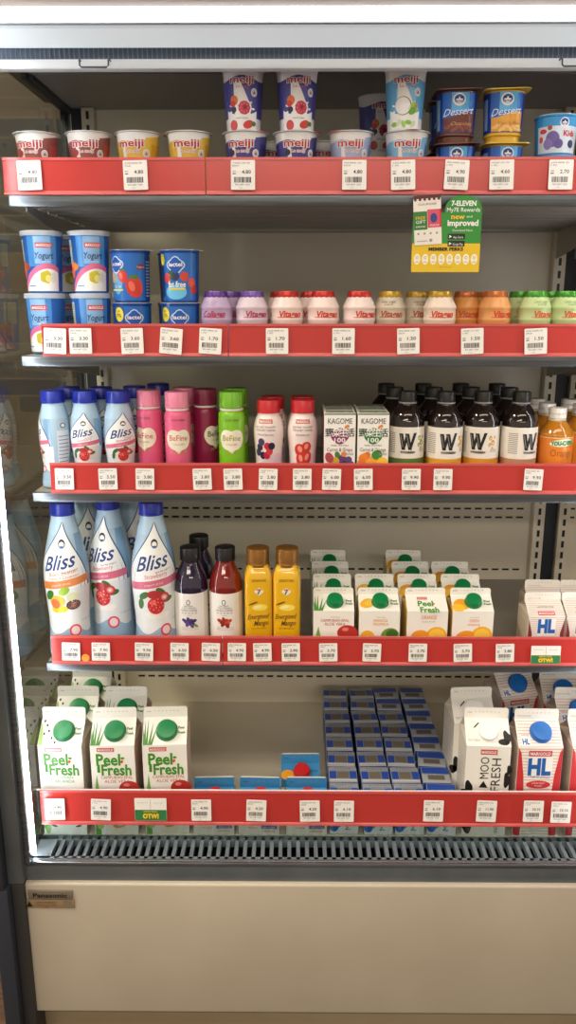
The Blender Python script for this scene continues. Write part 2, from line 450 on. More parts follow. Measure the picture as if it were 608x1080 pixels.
def badge(d, u, v, r=4.6):
    d.blob(u, v, r, r*1.15, WHITE, o=.6); d.blob(u, v, r*.82, r*.95, M('d9d4d2', .5), o=.75); d.poly([(u-r*.45, v-r*.4), (u+r*.45, v-r*.4), (u, v+r*.5)], M('9a5a52', .5), o=.9)
def meiji_small(col, fruit=None, side=None):
    def art(d):
        top = lambda u: 75-3*sin((u+20)/14)-max(0, (-u-6))*.35
        d.band(-60, 60, 8, top, col, 40)
        if side: d.band(24, 46, 12, 66, side, 8, o=.35)
        d.band(-15, 4, lambda u: 10, lambda u: 58-(u+15)*1.6 if u > -10 else 66, WHITE, 10, o=.45)
        d.band(-22, 16, lambda u: 69+.008*u*u, lambda u: 79-.012*u*u, WHITE, 14, o=.5)
        d.text('meiji', -3, 67, 9.5, WHITE, w=35.4, bold=.075, o=.7); d.text('meiji', -3, 67, 9.5, M('c22c38', .4), w=33, bold=.02, o=.9)
        d.text('Le meiji', -1, 57, 4, WHITE, w=19, bold=.09, o=.7); d.text('Le meiji', -1, 57, 4, M('cf5a50', .4), w=18, o=.9)
        badge(d, 17, 54)
        if fruit: d.blob(-15, 55, 4, 4, fruit, o=1.0, n=12)
    return art
cups = {k: cup('yogurt_cup', 82, 20.5, 28.2, 32, WHITE, meiji_small(M(c, .4), f and M(f, .4), s and M(s, .4)), t) for k, c, f, s, t in (
    ('brown', '97504a', 'b03a38', 'c2524a', None), ('yellow', 'e6bd45', None, 'd9a52e', -1.9), ('purple', '4b478f', '2e2c4a', '353a78', 1.0), ('blue', 'a9b8dc', None, '8296c8', -.9), ('sky', '86bfe2', None, '5b9bd0', .1))}
def tall_art(col, low, fruit):
    def art(d):
        d.band(-70, 70, 16, lambda u: 64+3*cos(u/9), col, 48)
        d.band(-13, 15, lambda u: 26, lambda u: 54-.02*u*u, low, 8, o=.35)
        d.band(-11, 12, lambda u: 18+abs(u)*.2, lambda u: (60 if u < -2 else 60-2.1*(u+2)), WHITE, 12, o=.55)
        d.band(-24, 22, 2, lambda u: 19+.012*u*u, WHITE, 14, o=.6)
        for i in range(9): a = i*.7; d.blob(-1+17*cos(a), 27+11*sin(a), 2.6, 1.3, WHITE, rot=a, o=.6, n=8)
        d.text('meiji', 0, 62.5, 9, WHITE, w=33, bold=.06, o=.8); d.text('meiji', 0, 62.5, 9, M('b52a34', .4), w=31, bold=.015, o=1.0)
        d.text('Le meiji', 1, 54, 3.8, M('cf5a50', .4), w=17, o=.95)
        badge(d, 17, 47); fruit(d)
    return art
def berries(d):
    d.blob(3, 28, 10.5, 10.5, WHITE, o=.8); d.blob(3, 28, 8.3, 8.3, M('c22f45', .35), o=1.0, fn=lambda a: 1+.05*cos(9*a)); d.blob(4, 29, 2.6, 2.6, M('8a1c30', .4), o=1.15, n=10)
    for i in range(8): d.blob(3+5.4*cos(i*.785), 28+5.4*sin(i*.785), 1.5, 1.5, M('dc5166', .35), o=1.15, n=8)
    d.blob(-11, 37, 5.5, 6, M('e5763a', .4), o=1.0); d.blob(-13, 33, 4, 4, M('d8433c', .4), o=1.1); d.blob(-12, 26, 4, 4, M('2c2f55', .4), o=.9)
    d.blob(-13, 7, 6, 6.5, M('d04a4a', .4), o=1.0); d.blob(9, 8, 8, 5, M('cf3f3a', .4), rot=.3, o=1.0); d.blob(17, 9, 4, 3, M('4d7a34', .5), o=1.1); d.text('natural yogurt', 0, 16, 2.2, INK, o=.9)
def coconut(d):
    d.blob(-3, 30, 11.5, 11.5, M('8a6a4c', .5), o=.8); d.blob(-3.5, 30, 10.6, 10.6, WHITE, o=1.0)
    d.blob(11, 27, 6, 8, M('9cc84a', .4), rot=-.5, o=1.0); d.blob(10, 24, 4, 6, M('6aa534', .4), rot=-.9, o=1.15); d.blob(15, 30, 2.4, 2.4, M('d9762f', .4), o=1.2, n=10)
    for i in range(5): d.blob(-16+7*i, 8+2*(i % 2), 5, 3, M(('8fbf4e', 'd8e2c0', 'a7cf6a')[i % 3], .4), rot=i, o=1.0, n=10)
talls = {'purple': cup('yogurt_cup', 78, 22.5, 27, 28.5, M('eceaf0', .35), tall_art(M('474695', .4), M('5b58a8', .4), berries), None),
         'sky': cup('yogurt_cup', 78, 22.5, 27, 28.5, WHITE, tall_art(M('62aede', .4), M('8cc8ec', .4), coconut), None)}
T1, g = S1, 'small yogurt cups on the top shelf'
def P(root, px, Y, z, rz, label, cat, group=None, zs=.05): return put(root, xat(px, Y, z+zs), Y, z, rz, label, cat, group)
for k, px, Y, rz, lab in (('brown', 39.5, .048, -.05, 'small white yogurt cup with red-brown band, first from the left on the top shelf'),
        ('brown', 94, .045, .12, 'small white yogurt cup with red-brown band, second from the left on the top shelf'),
        ('yellow', 146, .045, -.1, 'small yogurt cup with yellow band beside the red-brown ones, left of the yellow pair'),
        ('yellow', 199.5, .045, .1, 'small yogurt cup with yellow band, right of the yellow pair, clear of the stacks'),
        ('purple', 259.5, .045, -.1, 'small purple yogurt cup carrying the left of the two tall berry cups'),
        ('purple', 312.5, .045, .15, 'small purple yogurt cup carrying the right of the two tall berry cups'),
        ('blue', 370, .045, .05, 'small white and pale blue yogurt cup with red lid tab, carrying nothing'),
        ('sky', 429, .045, .05, 'small sky blue yogurt cup carrying the tall coconut cup'),
        ('purple', 287, .122, .4, 'small dark purple cup half hidden behind the two berry cup stacks'),
        ('blue', 341, .12, .3, 'small pale blue cup half hidden behind and left of the pale blue front cup'),
        ('purple', 397, .19, -.3, 'small purple cup behind, under the tall cup in shade')):
    P(cups[k], px, Y, T1, rz, lab, 'yogurt cup', g, .07)
g = 'tall yogurt cups stacked on the top shelf'
for k, px, Y, rz, lab, zz in (('purple', 257, .045, -.02, 'tall purple berry yogurt cup stacked on a small purple cup, left of two', 82), ('purple', 313.5, .045, .1, 'tall purple berry yogurt cup stacked on a small purple cup, right of two', 82),
        ('sky', 427.5, .045, -.1, 'tall sky blue coconut yogurt cup stacked on a small sky blue cup', 82), ('purple', 397, .19, .3, 'tall cup behind the coconut cup, coloured purple to stand for shade', 82)):  # rear cup takes the dark purple print to look shaded
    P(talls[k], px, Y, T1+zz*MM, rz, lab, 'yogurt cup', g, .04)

# ---- dessert pots with square foil lids
def rrect(w, h, r, n=5):
    out = []
    for cx, cy, a0 in ((w-r, h-r, 0), (-w+r, h-r, pi/2), (-w+r, -h+r, pi), (w-r, -h+r, 1.5*pi)):
        for i in range(n+1): a = a0+pi/2*i/n; out.append((cx+r*cos(a), cy+r*sin(a)))
    return out
def cow_logo(d, u, v, r=7):
    d.blob(u, v, r, r*1.05, WHITE, o=.7); d.blob(u, v+r*.1, r*.8, r*.75, BLUE, o=.8); d.blob(u, v-r*.1, r*.55, r*.5, WHITE, o=.9); d.blob(u-r*.35, v+r*.3, r*.25, r*.2, INK, o=1.0, n=8); d.blob(u+r*.35, v+r*.3, r*.25, r*.2, INK, o=1.0, n=8)
    d.text('lactel', u, v-r*.2, r*.42, M('1d4fa8', .4), o=1.05, bold=.02)
def dessert(pic, base, foil, word):
    root = empty('dessert_pot'); b = MB(MM)
    prof = [(20.5, 0), (22, 1), (22.3, 9), (23, 9.5), (25, 10.5), (24.5, 12), (24, 14), (26, 63), (27, 65)]
    b.lathe([(.01, 0)]+prof, M(base, .35), 44, 2.6); b.build('pot', root)
    b = MB(MM)
    rf = lambda v: 24.6+(v-14)*2/50
    def fn(u, v, o):
        a = u/24.; c, q = abs(cos(a)), abs(sin(a)); r = (rf(v)+o)*(c**2.6+q**2.6)**(-1/2.6)
        return (r*sin(a), -r*cos(a), v)
    d = Dec(b, fn, .15)
    d.band(-75, 75, 14, 63, M('1c3f9c', .3), 48); d.band(-20, 20, 32, 63, M('2b6fd0', .3), 14, o=.3); d.band(-9, 12, 40, 63, M('58b4ea', .3), 8, o=.4)
    d.band(-18, 20, 15, lambda u: 36+u*.12+2*sin(u/8), M(pic, .4), 16, o=.45)
    for i in range(9): d.blob(-14+i*4, 20+3*sin(i*2.1), 4, 2, M({'e9a640': 'f3c878', '6e3324': '8a4a34'}[pic], .4), rot=.4*i, o=.55, n=10)
    cow_logo(d, 0, 54, 7.5); d.text(word, 0, 40, 9, M('dce9f5', .35), w=37, shear=.4, o=.9, slope=.1, bold=.005); d.text('Vanilla Flan' if pic[0] == 'e' else 'Chocolate', 4, 25, 4.5, M('c97a1e' if pic[0] == 'e' else 'd9a070', .4), shear=.3, o=.9)
    d.band(-36, -24, 18, 56, M('8fb6dc', .4), 5, o=.4)
    b.build('label', root)
    b = MB(MM); o = rrect(31, 31, 9)
    vs = [(x, y, 65.2+(.9 if abs(x)+abs(y) > 46 and x > 0 else 0)) for x, y in o]+[(x, y, 66.4+(.9 if abs(x)+abs(y) > 46 and x > 0 else 0)) for x, y in o]; n = len(o)
    b.add(vs, [list(range(n))[::-1], list(range(n, 2*n))]+[[i, (i+1) % n, (i+1) % n+n, i+n] for i in range(n)], M(foil, .3, .2), False)
    b.build('foil_lid', root); return root
dz = 66.6*MM
choc = dessert('6e3324', '6a3a28', '6b4038', 'Dessert'); flan = dessert('e9a640', 'e3b434', 'e2c04c', 'Dessert')
g = 'dessert pots stacked on the top shelf'
for o, px, Y, lv, rz, lab in ((choc, 480, .052, 0, -.12, 'chocolate dessert pot with blue sleeve, bottom of the front brown-lidded stack'), (choc, 481, .052, 1, -.03, 'chocolate dessert pot with brown lid, top of the front brown-lidded stack'),
        (flan, 528, .05, 0, .1, 'yellow-lidded caramel dessert pot, bottom of the yellow stack'), (flan, 531, .05, 1, -.05, 'yellow-lidded caramel dessert pot with orange picture, top of the yellow stack'),
        (choc, 471, .122, 0, .1, 'chocolate dessert pot in shade, bottom of the rear brown-lidded stack'), (choc, 472, .122, 1, -.1, 'chocolate dessert pot in shade, top of the rear brown-lidded stack')):
    P(o, px, Y, S1+lv*dz, rz, lab, 'dessert pot', g, .04)

# ---- round yogurt tubs
def tub(h, rb, rt, body, art, lid, name='yogurt_tub', lidrise=0):
    root = empty(name); b = MB(MM)
    prof = [(rb-2, 0), (rb-.3, .8), (rb, 2.5), (rt, h-4), (rt+1.4, h-3), (rt+1.4, h-1)]
    b.lathe([(.01, 0)]+prof, body, 48); b.build('tub', root)
    b = MB(MM); d = Dec(b, cyl(prof_r(prof), (rb+rt)/2)); art(d); b.build('label', root)
    b = MB(MM)
    if lidrise: b.lathe([(rt+.4, h-7), (rt+2.2, h-6.8), (rt+2.3, h-.8), (rt+1.6, h), (rt-.5, h), (rt-1.5, h-1.6), (.01, h-1.6)], lid, 48)
    else:
        b.lathe([(rt+1.6, h-1), (rt+1.7, h-.4), (rt, h), (.01, h)], lid, 48)
        b.add([(rt-3, -9, h+.1), (rt+6, -4, h-.6), (rt+7, 1, h-.8), (rt-1, 6, h+.1), (rt-3, -9, h-.3), (rt+6, -4, h-1.1), (rt+7, 1, h-1.3), (rt-1, 6, h-.3)], [[0, 1, 2, 3], [7, 6, 5, 4], [0, 4, 5, 1], [1, 5, 6, 2], [2, 6, 7, 3]], lid, False)
    b.build('lid', root); return root
def marigold(fruit2):
    def art(d):
        d.band(-80, 80, 3, 77, M('1f5fb4', .35), 50); d.band(-14, 26, 36, 77, M('4a90d6', .35), 14, o=.35); d.band(-4, 18, 40, 76, M('8bbce8', .35), 10, o=.42)
        d.band(-34, 30, 3, lambda u: max(4, 40-.018*(u-12)**2), M('e2719b', .4), 24, o=.5)
        d.band(-30, 29, 3, lambda u: max(3.5, 33-.02*(u-13)**2), WHITE, 24, o=.6)
        d.blob(10, 22, 8.5, 8.5, M('c9bc2e', .4), o=.8, fn=lambda a: 1+.08*cos(5*a)); d.blob(13, 20, 4, 5, M('e6dd8a', .4), o=.95); d.blob(20, 21, 4, 7, M('dfe2d6', .4), o=.8)
        d.blob(-22, 36, 8, 7, M(fruit2, .4), o=.7, fn=lambda a: 1+.15*cos(3*a)); d.blob(-26, 28, 5, 8, M('d6605a', .4), o=.75)
        d.band(-40, -24, 40, 72, M('c4cbb8', .5), 6, o=.45)
        for k in range(9): d.band(-39, -25, 43+k*3.1, 44+k*3.1, M('8f9a86', .5), 4, o=.6)
        d.band(-2, 20, 61, 68, M('cf3f46', .4), 8, o=.7); d.text('MARIGOLD', 9, 64.5, 4, WHITE, w=19, bold=.02, o=.9)
        d.text('Yogurt', 9, 51, 9, M('173c7c', .4), w=25, shear=.25, o=.9, bold=.01); d.text('low fat', 11, 43, 2.6, WHITE, o=.9); d.band(-18, -6, 9, 11, M('6aa7d8', .4), 4, o=.8)
    return art
tubA = tub(84, 23.5, 27.5, M('3a76bd', .35), marigold('b9563c'), LID, lidrise=1); tubB = tub(84, 23.5, 27.5, M('3a76bd', .35), marigold('ee8d3a'), LID, lidrise=1)
g = 'fruit yogurt tubs stacked on the second shelf'
for o, px, Y, lv, rz, lab in ((tubA, 50, .047, 0, -.45, 'blue fruit yogurt tub with clear lid, bottom of the leftmost stack'), (tubA, 46, .047, 1, .0, 'blue fruit yogurt tub with clear lid, top of the leftmost stack'),
        (tubB, 98, .047, 0, .12, 'blue fruit yogurt tub with clear lid, bottom of the stack beside the berry tubs'), (tubB, 95.5, .047, 1, .06, 'blue fruit yogurt tub with orange fruit, top of the stack beside the berry tubs'),
        (tubA, 68, .118, 0, .2, 'blue fruit yogurt tub behind, bottom of the rear stack'), (tubA, 68, .118, 1, .2, 'blue fruit yogurt tub behind, top of the rear stack')):
    P(o, px, Y, S2+lv*.0841, rz, lab, 'yogurt tub', g, .04)
def shield(d, u, v, k=1.0):
    f = lambda a: 1+.12*cos(4*a)-.1*sin(a)
    d.blob(u, v, 9.5*k, 9*k, M('cfe0f0', .35), o=.6, fn=f); d.blob(u, v, 8.3*k, 7.8*k, M('1b57b4', .35), o=.75, fn=f); d.text('lactel', u, v+.5, 4.6*k, WHITE, o=.95, w=15*k, bold=.02)
def straw(d, u, v, rx, ry, rot=0):
    d.blob(u, v, rx, ry, M('d2392e', .35), rot=rot, o=.8, fn=lambda a: 1-.12*sin(a)*abs(sin(a))); d.blob(u-rx*.3, v, rx*.35, ry*.5, M('e8705c', .35), rot=rot, o=.95); d.blob(u, v+ry*.9, rx*.6, ry*.22, M('4b7a35', .5), o=.95)
def lactel(kind):
    def art(d):
        d.band(-88, 88, 3, 67, M('174c9e', .28), 54); d.band(-30, 28, 3, 66, M('246cc0', .28), 18, o=.35)
        if kind == 'berry':
            shield(d, -16, 52, 1.2); d.blob(-15, 26, 8, 15, M('58aee4', .35), o=.5); straw(d, -6, 36, 7, 9, .2); straw(d, 10, 22, 12, 14, .3); d.blob(-22, 34, 6, 8, M('b7a58a', .4), o=.55)
            d.text('0% fat', -15, 22, 4, WHITE, o=.9); d.band(-26, -6, 16, 18, M('e8d24a', .4), 6, o=.9); d.blob(20, 48, 6, 4, M('8a2440', .4), o=.6); d.text('Yoghurt', 20, 48, 2.5, WHITE, o=.9)
            d.band(27, 44, 6, 62, M('24408a', .4), 6, o=.4)
            for k in range(12): d.band(29, 41, 8+k*4.2, 10+k*4.2, M('9ab4d8', .4), 4, o=.6)
        else:
            shield(d, -3, 51, 1.25); d.blob(-4, 14, 16, 10, M('6cc4ee', .35), o=.5)
            for u, v, c in ((-16, 33, 'd2392e'), (-4, 36, '2a3566'), (-9, 37, '35562e'), (9, 35, 'cf4436'), (20, 27, 'd8472f'), (23, 18, 'b9302c')): d.blob(u, v, 6, 6.5, M(c, .35), o=.7)
            d.text('fat free', -2, 25, 8, WHITE, o=1.0, w=25, bold=.015); d.band(-14, 10, 17, 19.5, M('e8d24a', .4), 8, o=.9)
            d.band(-34, -22, 8, 62, M('16386f', .4), 6, o=.45); d.blob(-25, 58, 5, 8, M('e6d832', .4), o=.6)
    return art
lb = tub(71.4, 25, 27, M('174c9e', .3), lactel('berry'), FOIL); lf = tub(71.4, 25, 27, M('174c9e', .3), lactel('free'), FOIL)
def lact_low(d):
    d.band(-88, 88, 3, 67, M('174c9e', .28), 54); d.band(-8, 30, 3, 66, M('246cc0', .28), 12, o=.35); shield(d, 5, 51, 1.25)
    d.blob(-17, 56, 7, 10, M('e6d832', .35), o=.6, fn=lambda a: 1-.1*sin(a)); d.text('0%', -17, 54, 5, INK, o=.9); d.text('fat', -17, 60, 3, INK, o=.9); straw(d, 6, 22, 12, 12); d.text('fat free', 4, 34, 6, WHITE, o=1.0)
ll = tub(71.4, 25, 27, M('174c9e', .3), lact_low, FOIL)
g = 'blue berry yogurt tubs on the second shelf'
for o, px, Y, lv, rz, lab in ((ll, 140.5, .045, 0, .1, 'bright blue berry yogurt tub with yellow badge, bottom of the left berry stack'), (lb, 138.5, .045, 1, -.05, 'bright blue yogurt tub with big strawberry, top of the left berry stack'),
        (ll, 191, .045, 0, -.1, 'bright blue berry yogurt tub, bottom of the stack beside the purple-capped bottles'), (lf, 190.5, .045, 1, 0, 'bright blue yogurt tub with mixed berries, top of the right berry stack'),
        (ll, 187, .112, 0, .3, 'blue yogurt tub behind the right berry stack, bottom of two'), (lf, 187, .112, 1, .35, 'blue yogurt tub behind the right berry stack, top of two')):
    P(o, px, Y, S2+lv*.0715, rz, lab, 'yogurt tub', g, .035)
def kids(d):
    d.band(-88, 88, 3, 47, M('3f9fdd', .3), 54); d.band(-30, 34, 3, 36, M('dfeaf4', .35), 18, o=.35)
    cow_logo(d, 6, 40, 6); d.blob(-8, 20, 9, 10, M('7a68ad', .4), o=.6); d.blob(-14, 14, 6, 7, M('8f7fc0', .4), o=.7); d.blob(0, 14, 6, 6, M('6a5a9e', .4), o=.7)
    d.text('Kids', 14, 27, 7, M('d63a3a', .4), o=.9, bold=.03); d.blob(-21, 30, 5, 3, M('d63a5a', .4), o=.7); d.blob(-24, 20, 3, 4, M('d6505a', .4), o=.7); d.blob(18, 14, 5, 5, M('30406a', .4), o=.7); d.blob(-12, 34, 3, 3, M('c7553a', .4), o=.7)
kt = tub(51.4, 25, 27.5, M('3f9fdd', .3), kids, FOIL)
g = 'small blue tubs at the right end of the top shelf'
P(kt, 586, .047, S1, .1, 'small light blue tub mostly hidden by the strip, bottom of the right-end stack', 'yogurt tub', g, .03)
P(kt, 586, .047, S1+.0515, -.1, 'small light blue tub with purple picture, top of the right-end stack', 'yogurt tub', g, .03)

# ---- little round-bellied drink bottles with foil caps
def belly(body, foil, ink, word, ghost=None):
    root = empty('cultured_milk_bottle'); b = MB(MM)
    prof = [(15, 0), (17.5, 1), (19, 4), (20, 28), (22.4, 45), (23.2, 47.5), (23.2, 49), (22.6, 50), (22.6, 62.5), (23.2, 63.5), (23.2, 65), (22.4, 67), (20, 72.5), (17.2, 78), (15.6, 80.5)]
    b.lathe([(.01, 0)]+prof, M(body, .3), 44); b.build('bottle', root)
    b = MB(MM); d = Dec(b, cyl(prof_r(prof), 22.6))
    d.text(word, 3, 56, 8.5, M(ink, .4), w=32, shear=.2, bold=.035)
    if ghost: d.text('Less sugar', -2, 73, 4, M(ghost, .5), shear=.2); d.text('probiotic', -2, 69, 2.6, M(ghost, .5))
    d.band(-16, 18, 51, 51.8, M(ink, .4), 8, o=1.0); b.build('label', root)
    b = MB(MM); b.lathe([(16.6, 78.3), (17.0, 79.2), (16.2, 85), (15.4, 87), (.01, 87)], M(foil, .25, .35), 56, wob=lambda a, z: 1+(.03*sin(a*14) if z < 82 else .01*sin(a*9))); b.build('foil_cap', root)
    return root
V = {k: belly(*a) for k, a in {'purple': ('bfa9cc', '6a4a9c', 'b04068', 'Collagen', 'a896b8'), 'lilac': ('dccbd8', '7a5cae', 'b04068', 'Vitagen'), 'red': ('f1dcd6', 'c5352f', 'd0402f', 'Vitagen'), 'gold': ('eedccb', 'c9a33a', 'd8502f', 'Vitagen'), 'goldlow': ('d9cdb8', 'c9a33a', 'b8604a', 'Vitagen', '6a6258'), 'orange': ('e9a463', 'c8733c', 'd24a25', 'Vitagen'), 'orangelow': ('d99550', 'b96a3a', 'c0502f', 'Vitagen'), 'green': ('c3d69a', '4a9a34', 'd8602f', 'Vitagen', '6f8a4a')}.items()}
g = 'foil-capped cultured milk bottles on the second shelf'
for k, px, Y, rz, lab in (('purple', 228.5, .04, -.2, 'mauve round-bellied drink bottle with purple foil cap beside the blue tubs'), ('lilac', 266, .04, .25, 'pale lilac round-bellied drink bottle with purple foil cap beside the red-capped ones'),
        ('purple', 243, .083, .3, 'mauve drink bottle half hidden behind the two purple-capped bottles'),
        ('red', 303, .04, .1, 'white drink bottle with red foil cap, leftmost of three in front'), ('red', 341, .04, .15, 'white drink bottle with red foil cap, middle of three in front'), ('red', 379, .04, .3, 'white drink bottle with red foil cap, rightmost, beside the gold-capped ones'),
        ('red', 329, .087, .0, 'white drink bottle with red foil cap half hidden behind the middle red-capped one'), ('red', 297, .088, .0, 'white drink bottle with red foil cap hidden behind the leftmost red-capped one'),
        ('goldlow', 411.5, .055, -.1, 'greyish drink bottle with gold foil cap, standing alone right of the red caps'), ('goldlow', 440, .075, .2, 'drink bottle with gold foil cap, tucked behind the front gold-capped one'), ('gold', 464, .036, -.1, 'white drink bottle with gold foil cap, foremost of the gold caps'),
        ('orangelow', 491, .06, .0, 'darker orange drink bottle with copper foil cap, set back beside the gold caps'), ('orange', 522, .036, .3, 'orange drink bottle with copper foil cap, foremost'), ('orangelow', 510, .1, .0, 'orange drink bottle hidden behind the foremost copper-capped one'),
        ('green', 549, .073, .1, 'green-capped drink bottle set back beside the orange bottles'), ('green', 564, .03, .3, 'pale green drink bottle with green foil cap, left of the front green pair'), ('green', 597, .036, .2, 'pale green drink bottle with green foil cap, at the right edge of the row'), ('green', 581, .085, .0, 'green-capped drink bottle behind the gap of the front green pair')):
    P(V[k], px, Y, S2, rz, lab, 'drink bottle', g, .06)

# ---- blue-capped yogurt drinks, short (third shelf) and tall (fourth shelf)
def bliss(pts, h, capr, caph, R0, art, body='b3d0e6'):
    root = empty('yogurt_drink_bottle'); b = MB(MM); prof = smooth_prof(pts, 6)
    b.lathe([(.01, 0)]+prof, M(body, .22), 52); b.build('bottle', root)
    b = MB(MM); d = Dec(b, cyl(prof_r(prof), R0)); art(d, h); b.build('label', root)
    b = MB(MM); ring_cap(b, capr, h-caph, h, M('2334a8', .3), 48); b.lathe([(capr+.3, h-caph-.6), (capr+.5, h-caph+.2), (capr+.5, h-caph+2.6), (capr*.98, h-caph+3)], M('2334a8', .3), 48); b.build('cap', root)
    return root
def bliss_art(flav):
    band, f1 = {'straw': ('d9708c', 'Strawberry'), 'mix': ('e08a4a', 'Buah-buahan')}[flav]
    def art(d, h):
        L = h < 200; q = .62 if L else 1; k = .52 if L else 1
        vv = (lambda t: .496*t+4.4) if L else (lambda t: t)
        BB, LB = M('9dbdd6', .22), M('86aed0', .22)
        d.band(-104*q, 104*q, vv(8), vv(200), M('adc8dc', .22), 60, o=.12, nv=24); d.band(30*q, 50*q, vv(60), vv(200), LB, 8, o=.16, nv=22); d.band(-60*q, -46*q, vv(60), vv(200), LB, 8, o=.16, nv=22)
        d.band(-48*q, 52*q, vv(34), vv(118), M('e9eef0', .25), 30, o=.2, nv=12); d.band(-48*q, 52*q, vv(14), lambda u: vv(48+6*sin(u/(9*q))), BB, 30, o=.26, nv=6)
        P = [(45*q*sin(pi/2*(1-i/26))**1.25, vv(118+(219-118)*i/26)) for i in range(27)]
        lean = lambda v: 9*q*((v-vv(118))/(vv(219)-vv(118)))**2 - 2*q
        for x, mt, off in ((2.4*q, M('1d3f70', .3), .3), (0, M('f4f6f6', .25), .42)):
            vs = []; fs = []
            for i, (hw, v) in enumerate(P):
                w = hw+(x if i < 26 else x*.3)
                for c in range(13): u = -w+2*w*c/12; vs.append(d.fn(u+lean(v), v, off))
            for i in range(26):
                for c in range(12): a = i*13+c; fs.append([a, a+1, a+14, a+13])
            d.mb.add(vs, fs, mt)
        d.blob(4*q, vv(187), 6.5*q, 7*k, INK, o=.6); d.blob(4*q, vv(186), 4.6*q, 4.2*k, WHITE, o=.75); d.blob(4*q, vv(182), 4*q, 2*k, M('3a6a9c', .4), o=.85)
        d.text('Bliss', -1*q, vv(160), 23*k, M('1c4380', .3), w=52*q, shear=.3, slope=.2, bold=.012, o=.8)
        d.text('low fat yogurt', 15*q, vv(146), 3*k, M('444a58', .4), slope=.2, o=.8)
        if flav == 'mix': d.text(f1, 4*q, vv(143), 6*k, M('d98040', .4), slope=.16, o=.8); d.text('Tropika & Campuran', 3*q, vv(136), 5*k, M('d98040', .4), slope=.16, o=.8, w=46*q)
        else: d.text(f1, 4*q, vv(139), 7*k, M('d9607a', .4), slope=.16, o=.8, w=34*q)
        d.band(-44*q, 44*q, lambda u: vv(119)+.15*u, lambda u: vv(131)+.15*u, M(band, .35), 22, o=.58); d.text('yogurt drink', 0, vv(125), 4*k, M('f0d8d8', .4), slope=.15, o=.85, shear=.2)
        if flav == 'straw':
            for u, v, a in ((-16, 106, .6), (10, 112, 2.4), (-22, 92, 1.4), (20, 99, .2)): d.blob(u*q, vv(v), 9*q, 5*k, M('3f6f33', .45), rot=a, o=.6)
            d.blob(1*q, vv(108), 12*q, 7*k, M('b33a3c', .35), o=.7); d.blob(2*q, vv(91), 13*q, 14*k, M('cf3038', .3), o=.85, fn=lambda a: 1-.1*sin(a)); d.blob(-2*q, vv(95), 5*q, 4*k, M('e86a66', .3), o=1.0)
            d.blob(15*q, vv(103), 8*q, 8*k, M('c23a3e', .3), rot=.4, o=.8); d.blob(15*q, vv(103), 5*q, 5*k, M('e79a92', .3), o=.95); d.blob(15*q, vv(103), 2.4*q, 2.4*k, M('f3ddd4', .3), o=1.1)
            for i in range(14): a = i*2.4; d.blob((2+3.1*sqrt(i)*cos(a))*q, vv(91+3.1*sqrt(i)*sin(a)), .8*q, 1.1*k, M('f0c9a0', .4), o=1.15, n=6, rings=1)
            d.blob(4*q, vv(74), 20*q, 7*k, WHITE, o=.5, fn=lambda a: 1+.12*sin(5*a))
        else:
            for u, v, rx, ry, c, a in ((-20, 106, 10, 6, '3f7a33', .8), (4, 114, 9, 6, '9cc042', .6), (16, 104, 9, 8, 'd8ddb8', 0), (-8, 97, 13, 10, 'e8b83a', .2), (-11, 93, 8, 8, 'e07a4a', 0), (-5, 84, 14, 6, 'e8cf2e', .1), (17, 91, 11, 8, '5a3540', .1), (17, 91, 8, 5.5, 'b78a7a', .1)): d.blob(u*q, vv(v), rx*q, ry*k, M(c, .4), rot=a, o=.6+.02*abs(u))
        d.blob(18*q, vv(48), 10*q, 10*k, M('d8485a', .4), o=.5); d.blob(18*q, vv(48), 7*q, 7*k, M('f0d8d8', .4), o=.6)
        for s in (-1, 1):
            d.band(*sorted((s*62*q, s*94*q)), vv(40), vv(165), M('d3e0ea', .3), 10, o=.3, nv=14)
            for i in range(16 if not L else 10): v = vv(48+(7 if not L else 11)*i); d.band(s*78*q-13*q, s*78*q+13*q, v, v+2.2*k, M('6a86a8', .4), 5, o=.5)
            d.blob(s*78*q, vv(180), 7*q, 7*k, INK, o=.4); d.blob(s*78*q, vv(180), 5*q, 5*k, WHITE, o=.5)
    return art
tallp = [(30, 0), (33, 2), (33.5, 12), (32, 35), (30.8, 58), (32.2, 85), (34.1, 115), (34.2, 138), (32, 160), (26, 187), (20, 213), (18, 222), (17.6, 229)]
shortp = [(20, 0), (22.5, 1.5), (22.8, 8), (20.2, 24), (19.8, 36), (22.4, 62), (23, 78), (21.6, 100), (18, 116), (16.4, 122), (16.2, 127)]
bt = {k: bliss(tallp, 247.5, 18.4, 19.5, 33, bliss_art(k)) for k in ('straw', 'mix')}
bs = bliss(shortp, 143.5, 17.4, 17, 22, bliss_art('straw'))
g = 'short blue-capped yogurt drinks on the third shelf'
for px, Y, rz, lab in ((57, .042, -1.35, 'short blue-capped drink bottle turned to its back label, at the left end'), (90.5, .042, -.05, 'short blue-capped strawberry drink, middle of the front three'), (125.5, .042, .35, 'short blue-capped strawberry drink beside the pink bottle'),
        (74, .093, .5, 'short blue-capped drink behind the gap of the left two bottles'), (108, .093, .2, 'short blue-capped drink behind the gap of the right two bottles'), (143, .108, .0, 'short blue-capped drink behind, beside the rear pink bottle'), (168, .15, .0, 'short blue-capped drink at the back behind the pink bottles')):
    P(bs, px, Y, S3, rz, lab, 'yogurt drink', g, .1)
g = 'tall blue-capped yogurt drinks on the fourth shelf'
